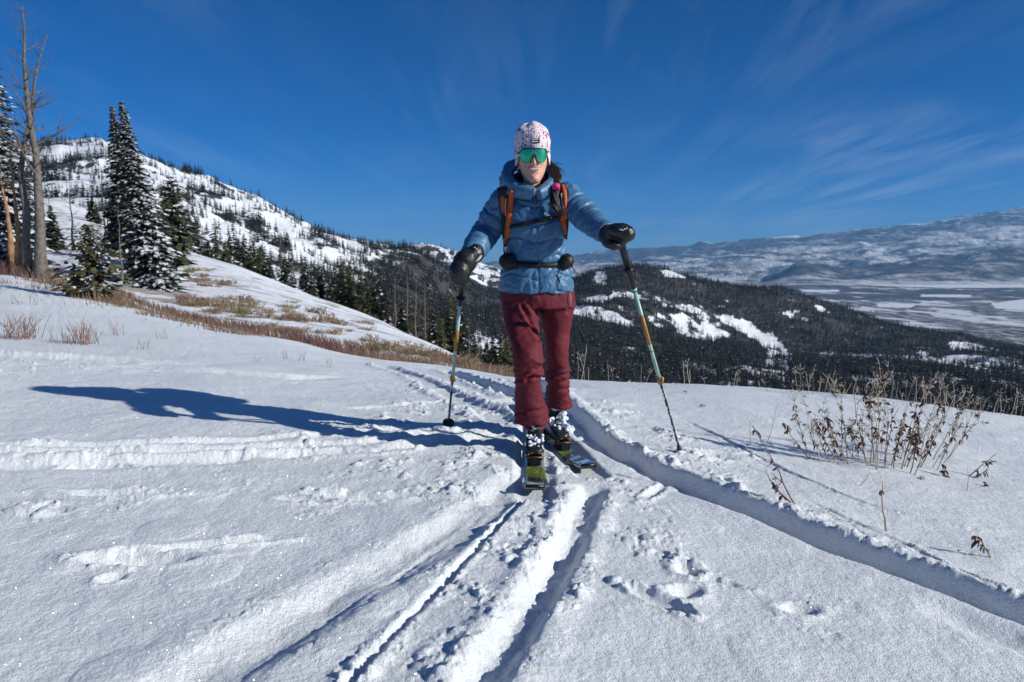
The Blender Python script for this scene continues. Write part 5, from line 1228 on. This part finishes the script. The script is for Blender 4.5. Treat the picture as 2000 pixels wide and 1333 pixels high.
def ski_mat(name, bands):
    m, t, b = newmat(name); co = t.nodes.new('ShaderNodeTexCoord'); sp = t.nodes.new('ShaderNodeSeparateXYZ'); t.links.new(co.outputs['Object'], sp.inputs[0])
    v = mth('ADD', sp.outputs[1], mth('MULTIPLY', sp.outputs[0], bands[0], tree=t), tree=t); c = None; prev = bands[1]
    for lim, col in bands[2:]:
        prev = mixc(t, mth('GREATER_THAN', v, lim, tree=t), prev, col)
    sc_ = noise(t, scaled(t, co.outputs['Object'], (1, .4, 1)), 45, 4, .7); prev = mixc(t, ramp(t, sc_, .58, .68, 0, .6), prev, (.5, .53, .56))
    t.links.new(prev, b.inputs['Base Color']); b.inputs['Roughness'].default_value = .22; b.inputs['Coat Weight'].default_value = .5; return m
M_base = plain('ski_base_and_edge', (.02, .02, .022), .4)
def ski(label, tip_y, loc, yaw, mat, length=1.62, toe=.0):
    """local frame: tip at -y; loc is where the boot toe pin sits"""
    root = empty('ski', loc, yaw, label, 'ski', 'the pair of skis'); m = MB(); n = 46; rt = []
    for i in range(n + 1):
        y = tip_y + length * i / n; e = (y - tip_y); wd = .0575 * (1 - .22 * math.sin(min(1, max(0, (e - .12) / (length - .24))) * math.pi)) * (.80 + .20 * sstep(0, .07, e)) * (1 if e < length - .05 else .9)
        z = .006 + .034 * (1 - sstep(0, .30, e)); rt.append((y, wd, z))
    m.rings([[(-w, y, z), (-w, y, z + .008), (-w * .8, y, z + .013), (w * .8, y, z + .013), (w, y, z + .008), (w, y, z)] for y, w, z in rt]); bd = m.build('board', mat, root, smooth=False)
    m = MB(); y, w, z = rt[0]; m.rings([[(-w * 1.0, yy, zz_), (-w * 1.0, yy, zz_ + .003), (w * 1.0, yy, zz_ + .003), (w * 1.0, yy, zz_)] for yy, w, zz_ in [(rt[i][0], rt[i][1], rt[i][2] - .004) for i in range(0, n + 1, 3)]]); m.build('climbing_skin', M_base, root)
    m = MB(); y, w, z = rt[0]; m.tube([(-w * .88, y - .004, z + .014), (w * .88, y - .004, z + .014)], .0085, 8); m.build('tip_clip', M_blk, root)
    m = MB()
    for sx in (-1, 1): m.box((sx * w * .9, y + .004, z + .014), .010, .020, .022)
    m.build('clip_end', M_steel, root, smooth=False)
    b = empty('binding', (0, 0, 0)); b.parent = root
    m = MB(); m.box((0, -.01, .035), .062, .085, .030); m.box((0, -.05, .040), .040, .035, .040); m.build('toe_base', M_blk, b, smooth=False)
    m = MB()
    for sx in (-1, 1): m.box((sx * .033, -.02, .062), .014, .030, .042); m.tube([(sx * .033, -.035, .078), (sx * .012, -.052, .082)], .006, 6)
    m.tube([(-.045, -.052, .060), (.045, -.052, .060)], .0065, 8); m.tube([(0, -.05, .055), (0, -.062, .03)], .008, 6); m.build('toe_arm', M_bronze, b)
    m = MB(); m.box((0, .30, .045), .06, .09, .05); m.tube([(0, .27, .07), (0, .25, .085)], .018, 8); m.build('heel_piece', M_blk, b, smooth=False)
    return root
GREEN = (.16, .20, .03)
ma = ski_mat('green_black_grey_topsheet', [.9, (.34, .40, .44), (-.40, (.012, .013, .015)), (-.27, GREEN), (-.22, (.10, .13, .04)), (-.20, GREEN), (-.05, (.30, .32, .33)), (.2, (.02, .02, .02))])
mb_ = ski_mat('green_grey_blue_topsheet', [-1.1, (.03, .075, .13), (-.40, (.42, .47, .52)), (-.33, (.01, .05, .08)), (-.26, (.30, .31, .30)), (-.20, (.05, .05, .05)), (-.12, GREEN), (.0, (.1, .1, .1)), (.2, (.02, .02, .02))])  # mid-grey and near-black bands just ahead of the green are a painted reflection
xf, yf = P(1044, 892, 3.45).x, 3.45; xr, yr = P(1097, 865, 3.79).x, 3.79
zf, zr = base_z(xf, yf)[0] - .035, base_z(xr, yr)[0] - .035
yawF, yawR = math.radians(-1.5), math.radians(13)
ski('black, green and grey ski pointing straight at the camera under her forward boot', -.47, (xf, yf, zf), yawF, ma)
ski('blue, green and grey ski angled outward under her rear boot', -.45, (xr, yr, zr), yawR, mb_)
def loc2w(o, yaw, x, y, z): return Vector(o) + Matrix.Rotation(yaw, 3, 'Z') @ Vector((x, y, z))
boot(loc2w((xf, yf, zf), yawF, 0, .135, .045), yawF, 0.0, [(0, -.12, .065, .020), (.02, -.09, .085, .016), (-.02, -.075, .09, .014), (0, -.03, .135, .014), (.01, .0, .18, .016), (-.02, -.02, .21, .008), (.03, -.13, .05, .012), (-.035, -.10, .05, .012)], 3)
boot(loc2w((xr, yr, zr), yawR, 0, .135, .045), yawR, -.06, [(.01, -.12, .065, .022), (.0, -.08, .10, .026), (.015, -.05, .14, .028), (.025, -.03, .18, .026), (0, -.02, .21, .02), (-.02, -.06, .10, .02), (.035, -.10, .07, .018)], 5, .16)
for o_, yw, l_, ty in (((xf, yf, zf), yawF, .80, -.46), ((xr, yr, zr), yawR, .78, -.40)):
    c = loc2w(o_, yw, 0, ty + .14 + l_, 0); FLATTEN.append((c.x, c.y, l_, .062, yw + math.pi / 2, o_[2] + .006))
    # pressed track in front of the tip
    c = loc2w(o_, yw, 0, ty + .02, 0); FLATTEN.append((c.x, c.y, .14, .05, yw + math.pi / 2, o_[2] - .0))

M_mint = plain('mint_pole_paint', (.33, .52, .46), .35); M_gold = plain('ochre_print', (.38, .17, .03), .45); M_carbon = plain('black_pole_shaft', (.015, .015, .016), .3)
def pole(label, top, tip, f, yaw_grip, bsk=.034):
    top = Vector(top); tip = Vector(tip); d = (tip - top); Lh = d.length; d.normalize(); root = empty('ski_pole', tuple(tip), 0, label, 'ski pole', 'the pair of ski poles')
    at_ = lambda s: top + d * (s * Lh)
    def seg(name, s0, s1, r0, r1, mat, k=12): m = MB(); m.tube([at_(s0), at_(s1)], [r0, r1], k); return kid(m.build(name, mat), root)
    m = MB(); m.tube([at_(s) for s in (-.04, -.02, .0, .04, .10, f[0] * .5, f[0], f[0] + .01)], [.012, .020, .019, .0165, .0175, .015, .0125, .0125], 12); m.tube([at_(.105), at_(.118)], [.022, .022], 12); kid(m.build('grip', M_blk), root)
    u = seg('upper_shaft', f[0], f[3], .0092, .0092, M_mint)
    m = MB(); m.tube([at_(f[0] - .004), at_(f[0] + .015)], [.0135, .0115], 12); kid(m.build('collar', M_mint), u)
    m = MB(); m.tube([at_(f[1]), at_(f[2])], .0097, 12); kid(m.build('print_band', M_gold), u)
    m = MB(); m.tube([at_(f[2] + .028), at_(f[2] + .034)], .0100, 12); kid(m.build('ring', M_gold), u)
    m = MB(); m.tube([at_(f[3] - .012), at_(f[3] + .018)], [.015, .015], 12); m.box(at_(f[3]) + Vector((.010, -.012, 0)), .014, .014, .030); kid(m.build('lever_clamp', plain('ochre_clamp', (.33, .17, .05), .4)), root)
    seg('lower_shaft', f[3], .985, .0070, .0060, M_carbon); seg('tip', .985, 1.0, .004, .002, M_steel)
    m = MB(); c = at_(.965); m.tube([c - d * .003, c + d * .003], [bsk, bsk], 14); m.tube([c - d * .02, c + d * .01], [.010, .012], 8); kid(m.build('basket', plain('dark_teal_basket', (.01, .04, .035), .5)), root)
    xd = -d if False else d
    place_text('lettering', 'COMPACTOR', .0125, M_blk, at_((f[1] + f[2]) / 2) + Vector((-.001, -.0100, .001)), d, u); place_text('lettering', 'Black Diamond', .0105, M_blk, at_((f[2] + f[3]) / 2 + .01) + Vector((-.001, -.0098, .001)), d, u)
    q = random.Random(9); m = MB()
    for i in range(34):
        s_ = f[3] + .05 + q.random() ** 1.3 * (.9 - f[3]); ellipsoid(m, at_(s_) + Vector((.005 * q.choice((-1, 1)), -.005, 0)), (.003, .003, .006 * q.uniform(.5, 1.6)), None, 6)
    kid(m.build('stuck_snow', M_snowp), root)
    return root
tl_ = P(875, 826, 4.06); tl_.z = ground(tl_.x, tl_.y) - .01
pole("ski pole in the bare-white-tagged mitten on her near-vertical side, planted in churned snow", P(903, 545, 3.44), tl_, (.155, .30, .435, .625), 0)
tr_ = P(1331, 863, 3.84); tr_.z = ground(tr_.x, tr_.y) - .03
pole('ski pole slanting outward under her raised mitten with mint and ochre shaft', P(1212, 472, 3.26), tr_, (.19, .30, .43, .60), 0, .014)
o_near = land_near()
# ------------------------------------------------------------------ dry plants, shrubs, grass
M_stem = plain('dry_tan_stem', (.36, .25, .16), .8, var=.3, vscale=30); M_stemr = plain('red_brown_stem', (.17, .075, .045), .8, var=.3, vscale=30)
M_leafd = plain('curled_dead_leaf', (.085, .035, .022), .85, var=.5, vscale=60); M_fr = plain('frosted_stalk', (.52, .44, .34), .85, var=.25, vscale=60)
M_tan = plain('tan_brush', (.22, .15, .10), .9, var=.4, vscale=3); M_redb = plain('red_brown_brush', (.19, .105, .082), .9, var=.4, vscale=3); M_sage = plain('grey_olive_shrub', (.20, .165, .09), .9, var=.4, vscale=3)
def curl_leaf(m, p, d, L_, w, q):
    d = Vector(d).normalized(); sd = d.cross(Vector((0, 0, 1))); sd = sd.normalized() if sd.length > .01 else Vector((1, 0, 0)); rows = []; x = Vector(p); sd = (sd + Vector((q.uniform(-.6, .6), q.uniform(-.6, .6), q.uniform(-.6, .6)))).normalized()
    for i in range(5):
        f = i / 4; ww = w * math.sin(math.pi * (.12 + .8 * f)); rows.append([x - sd * ww, x + Vector((0, 0, ww * .5)), x + sd * ww]); d = (d + Vector((q.uniform(-.4, .4), q.uniform(-.4, .4), -.55))).normalized(); x = x + d * L_ / 4
    m.rings(rows, closed=False, caps=False)
LC = []
for s_ in range(5):
    q = random.Random(700 + s_); m = MB()
    for i in range(q.randint(3, 6)): curl_leaf(m, (0, 0, 0), (q.uniform(-1, 1), q.uniform(-1, 1), q.uniform(-.4, .4)), q.uniform(.016, .036), q.uniform(.0025, .0055), q)
    LC.append(m.mesh('leaf_cluster', [M_leafd], False))
q = random.Random(21)
def stalk(bu, bv, tu, tv, leaves, label, mat=None, frost=False, group=None, r=.0033, dy=0.0, side=3):
    gx, gy = gpt(bu, bv); base = Vector((gx, gy, gz(gx, gy) - .01)); top = P(tu, tv, gy + dy); root = empty('dried_plant', tuple(base), 0, label, 'plant', group); v = top - base; n = 7; pts = []
    bow = Vector((q.uniform(-1, 1), q.uniform(-1, 1), 0)) * v.length * .05
    for i in range(n + 1):
        f = i / n; pts.append(v * f + bow * math.sin(math.pi * f) + Vector((q.uniform(-1, 1), q.uniform(-1, 1), 0)) * v.length * .012 * (0 < i))
    m = MB(); m.tube(pts, [r * (1.25 - .9 * i / n) for i in range(n + 1)], 5); tips = []
    for k in range(side):
        i = q.randint(2, n - 1); d = (v.normalized() + Vector((q.uniform(-.8, .8), q.uniform(-.8, .8), q.uniform(-.2, .4)))).normalized(); L_ = v.length * q.uniform(.12, .3); e = pts[i] + d * L_
        m.tube([pts[i], pts[i] + d * L_ * .5, e], [r * .6, r * .5, r * .25], 4); tips.append((pts[i] + d * L_ * .6)); tips.append(e)
    if frost:
        for k in range(26):
            i = q.randint(4, n); p0 = pts[i] if q.random() < .5 or not tips else q.choice(tips); d = Vector((q.uniform(-1, 1), q.uniform(-1, 1), q.uniform(-.1, 1.2))).normalized() * q.uniform(.015, .05)
            m.tube([p0, p0 + d], [.0016, .0022], 3)
    m.build('stem', mat or (M_fr if frost else M_stem), root)
    for k in range(int(leaves * 1.9)):
        if k % 2 and tips: p0 = q.choice(tips)
        else: f = q.uniform(.25, .92); x = f * n; i = int(x); p0 = pts[i].lerp(pts[i + 1], x - i)
        o = link('leaf_cluster', q.choice(LC), root, tuple(p0 + Vector((q.uniform(-.006, .006), q.uniform(-.006, .006), 0)))); s_ = q.uniform(.7, 1.25); o.scale = (s_, s_, s_ * q.uniform(.8, 1.5)); o.rotation_euler = (q.uniform(-.6, .6), q.uniform(-.6, .6), q.uniform(0, 6.28))
    return root
GP = 'dried leafy stalks in the snow'
ST = [(1585,896,1526,819,6,0),(1585,896,1551,765,5,1),(1633,896,1589,825,6,0),(1659,908,1598,819,6,0),(1656,896,1623,745,4,1),(1648,890,1643,770,4,1),(1696,913,1667,771,6,0),(1700,905,1690,760,6,1),(1713,921,1721,711,9,1),(1711,918,1697,765,7,1),(1727,905,1746,784,6,0),(1740,912,1768,812,4,0),
      (1760,918,1790,793,7,0),(1765,913,1812,759,8,1),(1777,926,1825,806,8,0),(1784,929,1866,775,6,1),(1796,913,1848,812,6,0),(1822,897,1891,781,6,1),(1850,894,1916,806,4,1),(1770,915,1806,835,8,0),(1745,918,1752,840,5,0)]
for k, (a, b, c, d, n, fr) in enumerate(ST):
    w = ('frost-tipped' if fr else 'bare-tipped'); w2 = ('at the left end of the dry plant cluster' if a < 1640 else 'in the left half of the dry plant cluster' if a < 1700 else 'in the middle of the dry plant cluster' if a < 1760 else 'right of the middle of the dry plant cluster' if a < 1800 else 'at the right end of the dry plant cluster')
    if k == 8: w, w2 = 'tallest frost-covered', 'in the middle of the dry plant cluster'
    stalk(a, b, c, d, n, f'{w} dried stalk {w2}', None, bool(fr), GP, side=4)
for k in range(26):
    a = 1600 + 250 * (k + q.random()) / 26; b = 893 + q.uniform(-8, 34) * (1 if 1660 < a < 1830 else .4); w2 = 'at the left end of the dry plant cluster' if a < 1640 else 'in the left half of the dry plant cluster' if a < 1700 else 'in the middle of the dry plant cluster' if a < 1760 else 'right of the middle of the dry plant cluster' if a < 1800 else 'at the right end of the dry plant cluster'
    stalk(a, b, a + (a - 1710) * .45 + q.uniform(-16, 16), b - q.uniform(60, 135), q.choice((1, 2, 4, 5)), 'thin twiggy dried stalk ' + w2, None, k % 3 == 0, GP, side=7, r=.0022)
stalk(1891, 929, 1944, 888, 4, 'short dried stalk leaning right beyond the dry plant cluster', side=2); stalk(1898, 932, 1932, 914, 3, 'very short dried twig beside the short leaning stalk', side=1)
stalk(1554, 992, 1474, 834, 3, 'long red-brown bent stem leaning left on the trench edge', M_stemr, side=2, r=.0032); stalk(1550, 990, 1493, 920, 4, 'short red-brown twig at the foot of the bent stem', M_stemr, side=1)
stalk(1732, 1038, 1724, 941, 1, 'single pale upright stick in front of the dry plants', M_stem, side=0, r=.0036); stalk(1938, 1095, 1910, 1046, 3, 'pale broken seed stalk low at the right edge', M_stem, side=2); stalk(1467, 869, 1466, 818, 0, 'tiny pale grass stem left of the dry plant cluster', side=1, r=.0018); stalk(1497, 869, 1519, 784, 0, 'thin pale stem standing left of the dry plant cluster', side=2, r=.0018)
stalk(1676, 948, 1700, 922, 0, 'thin broken straw lying before the dry plants', side=0, r=.002); stalk(1388+500, 957, 1889, 912, 0, 'thin upright straw right of the dry plant cluster', side=0, r=.0018)
for k, (u, v, lab) in enumerate([(1844, 930, 'dark clump of curled leaves low at the right of the cluster'), (1924, 950, 'small curled leaf clump on the snow right of the cluster'), (1800, 937, 'small leaf clump lying in front of the dry plants'), (1928, 832, 'tiny dark leaf clump near the right snow edge'), (1372, 795, 'small frosted twig clump right of the right pole'), (1338, 770, 'tiny dark twig on the snow near the right pole')]):
    gx, gy = gpt(u, v); root = empty('leaf_clump', (gx, gy, gz(gx, gy)), 0, lab, 'dead leaves')
    for j in range(9 if k == 0 else 4):
        o = link('leaf_cluster', q.choice(LC), root, (q.uniform(-.012, .012), q.uniform(-.012, .012), q.uniform(0, .075 if k == 0 else .025))); o.rotation_euler[2] = q.uniform(0, 6); o.scale = ((1.1 if k == 0 else .8),) * 3

# frosted grass and umbel stalks along the crest
FS = []
for s_ in range(7):
    qq = random.Random(800 + s_); m = MB(); h_ = 1.0; lean = qq.uniform(-.25, .25); pts = [Vector((lean * f * f, qq.uniform(-.03, .03), f)) for f in (0, .3, .6, .85, 1.0)]; m.tube(pts, [.014, .012, .011, .013 if s_ < 4 else .009, .005], 4)
    if s_ >= 3:
        for i in range(9):
            p0 = pts[3 if i % 2 else 4]; d = Vector((qq.uniform(-1, 1), qq.uniform(-1, 1), qq.uniform(.1, 1))).normalized() * qq.uniform(.10, .24); m.tube([p0, p0 + d], [.006, .009], 3, caps=False)
            for j in range(3): e = Vector((qq.uniform(-1, 1), qq.uniform(-1, 1), qq.uniform(-.3, 1))) * .05; m.tube([p0 + d, p0 + d + e], [.007, .008], 3, caps=False)
    FS.append(m.mesh('frosted_stalk', [M_fr], False))
CR = [(1128,742,60),(1136,742,75),(1142,744,50),(1150,742,38),(1188,746,42),(1196,747,30),(1252,750,40),(1262,752,28),(1337,756,52),(1345,757,35),(1348,757,46),(1376,758,20),(1432,762,40),(1438,762,30),(1484,765,18),(1500,766,26)]
qq = random.Random(33)
for i in range(66):
    u = 1555 + 460 * (i + qq.random()) / 66; CR.append((u, np.interp(u, [1560, 1780, 2000, 2100], [768, 792, 820, 835]) + qq.uniform(2, 12), qq.uniform(22, 52) * (1.25 if 1690 < u < 1870 else 1)))
for k, (u, v, hp_) in enumerate(CR):
    yy = float(np.interp(u, [1120, 1560, 2000], [7.6, 7.0, 6.6])) + qq.uniform(-.35, .25); a, _ = pix_dir(u, v); x = float(a * yy)
    o = link('frosted_stalk', FS[qq.randrange(7)], None, (x, yy, gz(x, yy) - .02)); s_ = hp_ * yy / F; wd = .20 * qq.uniform(.8, 1.1); o.scale = (wd if s_ < .35 else .24, wd, s_); o.rotation_euler = (qq.uniform(-.15, .15), qq.uniform(-.35, .35), qq.uniform(0, 6.28))
    wh = 'right beside her trousers on the snow edge' if u < 1160 else 'between her and the right pole on the snow edge' if u < 1270 else 'just right of the right pole on the snow edge' if u < 1450 else 'on the snow edge left of the dry plants' if u < 1650 else 'on the snow edge right behind the dry plants' if u < 1860 else 'on the snow edge near the right border'
    tag(o, ('tall ' if hp_ > 42 else 'short ' if hp_ < 30 else '') + 'pale frosted ' + ('branching' if FS.index(o.data) >= 3 else 'straight') + ' grass stalk ' + wh, 'grass stalk', 'frosted stalks ' + wh)

# twiggy tufts on the left
def tuft_mesh(n, h_, sp, seed, mat, r=.004, br=2):
    qq = random.Random(seed); m = MB()
    for i in range(n):
        b = Vector((qq.uniform(-1, 1) * sp, qq.uniform(-1, 1) * sp * .7, -.02)); d = Vector((qq.uniform(-.5, .5) + b.x * .8, qq.uniform(-.4, .4), 1)); L_ = h_ * qq.uniform(.35, 1.1); e = b + d.normalized() * L_; c = b + (e - b) * .5 + Vector((qq.uniform(-1, 1), qq.uniform(-1, 1), 0)) * L_ * .08
        m.tube([b, c, e], [r, r * .8, r * .3], 3, caps=False)
        for j in range(br): p0 = c.lerp(e, qq.random() * .7); d2 = (d.normalized() + Vector((qq.uniform(-1, 1), qq.uniform(-1, 1), 0)) * .7).normalized(); m.tube([p0, p0 + d2 * L_ * .35], [r * .6, r * .3], 3, caps=False)
    return m.mesh('dry_shrub', [mat], False)
TF = [tuft_mesh(34, .36, .22, 900, M_redb), tuft_mesh(24, .30, .16, 901, M_redb), tuft_mesh(10, .26, .10, 902, M_redb, .003, 1), tuft_mesh(8, .2, .08, 903, M_tan, .003, 1)]
for k, (u, v, t_, s_, lab) in enumerate([(20, 660, 0, 1.0, 'red-brown twiggy bush poking out of the snow at the left edge'), (48, 658, 1, 1.1, 'red-brown twiggy bush just right of the one at the left edge'), (150, 672, 0, .95, 'wide red-brown twiggy bush below the young pine'), (112, 668, 2, 1.0, 'sparse twigs between the two red-brown bushes'), (172, 668, 1, .8, 'small twiggy bush right of the wide red-brown bush'), (232, 655, 2, .9, 'single thin twigs right below the young pine'), (277, 682, 3, .9, 'small tan weed with yellowish seed heads on the left snow'),
        (60, 592, 3, 1.0, 'small tan weed tuft below the fallen branch'), (30, 596, 3, .9, 'tan weed tuft at the left edge below the fallen branch'), (318, 664, 3, .8, 'tiny weed tuft right of the yellowish weed'), (560, 700, 3, .7, 'tiny weed on the snow above the long thin track'), (590, 705, 3, .8, 'thin weed near the far end of the thin track'), (500, 706, 3, .5, 'tiny dark weed above the long thin track'), (640, 718, 3, .7, 'leaning weed at the end of the thin track')]):
    gx, gy = gpt(u, v); o = link('dry_shrub', TF[t_], None, (gx, gy, gz(gx, gy))); o.scale = (s_ * gy / 9,) * 3; o.rotation_euler[2] = k; tag(o, lab, 'dry shrub')
def brush(name, pts, n, wid, hgt, mat, seed, r=.010):
    """uncountable brush: blades scattered along a line over the ground"""
    qq = np.random.RandomState(seed); p = np.array([foot(u, v, y)[:2] for u, v, y in pts]); t = qq.rand(n) * (len(p) - 1); x = pchip(np.arange(len(p)), p[:, 0], t); y = pchip(np.arange(len(p)), p[:, 1], t)
    x = x + qq.randn(n) * wid * (.5 + .5 * perlin(x, y, seed)); y = y + qq.randn(n) * wid * .8; keep = perlin(x / 1.3, y / 1.3, seed) > -.25; x, y = x[keep], y[keep]; n = len(x); z = ground(x, y) - .02; h_ = hgt * (.3 + .9 * qq.rand(n)); lx = (qq.rand(n) - .5) * h_ * .9; ly = (qq.rand(n) - .5) * h_ * .6
    a = np.stack([x - r, y, z], 1); b = np.stack([x + r, y, z], 1); c = np.stack([x + lx + r * .4, y + ly, z + h_], 1); d = np.stack([x + lx * .35 + r * 1.1, y + ly * .4, z + h_ * .5], 1); V = np.stack([a, b, d, c], 1).reshape(-1, 3)
    return tag(link(name, mesh_np(name, V, np.arange(n * 4).reshape(n, 4), None, [mat], False)), kind='stuff')
brush('brown_brush', [(225, 572, 24), (300, 598, 20), (380, 622, 17), (450, 640, 15.5), (530, 662, 13.8), (600, 680, 13), (720, 700, 11.8)], 3300, .22, .26, M_redb, 1, .008)
brush('brown_brush', [(-40, 530, 26), (30, 530, 26), (60, 538, 25)], 1800, .8, .5, M_redb, 2, .012)
brush('tan_brush', [(95, 552, 23), (140, 562, 21), (200, 590, 17), (240, 612, 15.5)], 1700, .5, .32, M_tan, 3, .009)
brush('tan_brush', [(200, 612, 15), (300, 625, 14), (400, 640, 13), (460, 655, 12)], 1500, .7, .16, M_tan, 4, .006)
brush('tan_brush', [(700, 700, 12), (780, 712, 11.5), (860, 724, 11), (960, 732, 10.5)], 1300, .3, .17, M_tan, 5, .006)
brush('tan_brush', [(860, 715, 12.5), (940, 728, 12), (985, 738, 11)], 350, .25, .2, M_redb, 6, .006)
brush('brown_brush', [(-60, 596, 18), (60, 590, 18), (130, 600, 17)], 500, .7, .14, M_tan, 7, .006)
# shrubs dotted over the second slope
SG = [tuft_mesh(70, .42, .5, 950 + i, M_sage if i % 2 else M_tan, .014, 3) for i in range(4)]
qq = random.Random(5); n_ = 0
while n_ < 105:
    u = qq.uniform(360, 985); lo = np.interp(u, [360, 540, 680, 820, 960], [500, 556, 606, 664, 724]); hi = np.interp(u, [360, 540, 680, 820, 985], [600, 655, 688, 708, 738]); f = qq.random() ** .6; v = lo + 6 + (hi - lo - 8) * f
    a, s_ = pix_dir(u, v); ys = np.exp(np.linspace(math.log(11.5), math.log(95), 500)); zb = base_z(a * ys, ys); h_ = np.nonzero(ZC + s_ * ys < zb)[0]
    if not len(h_): n_ += 1; continue
    yy = float(ys[h_[0]]); x = float(a * yy)
    if perlin(np.array([x / 6]), np.array([yy / 6]), 8)[0] < -.12 and qq.random() < .8: continue
    n_ += 1; o = link('low_shrub', SG[qq.randrange(4)], None, (x, yy, gz(x, yy) - .03)); s_ = qq.uniform(.5, 1.15) * (1 if yy > 25 else .7); o.scale = (s_ * qq.uniform(.9, 1.6), s_, s_ * .65); o.rotation_euler[2] = qq.uniform(0, 6)
    wh = 'on the upper part of the far snowy slope' if f < .45 else 'low on the far snowy slope left of her pole' if u < 880 else "on the slope's foot beside her trousers"
    tag(o, ('wide ' if o.scale[0] > 1.1 else 'tiny ' if o.scale[0] < .6 else '') + 'low ' + ('olive' if o.data in (SG[1], SG[3]) else 'tan') + ' shrub ' + wh, 'shrub', 'low shrubs ' + wh)
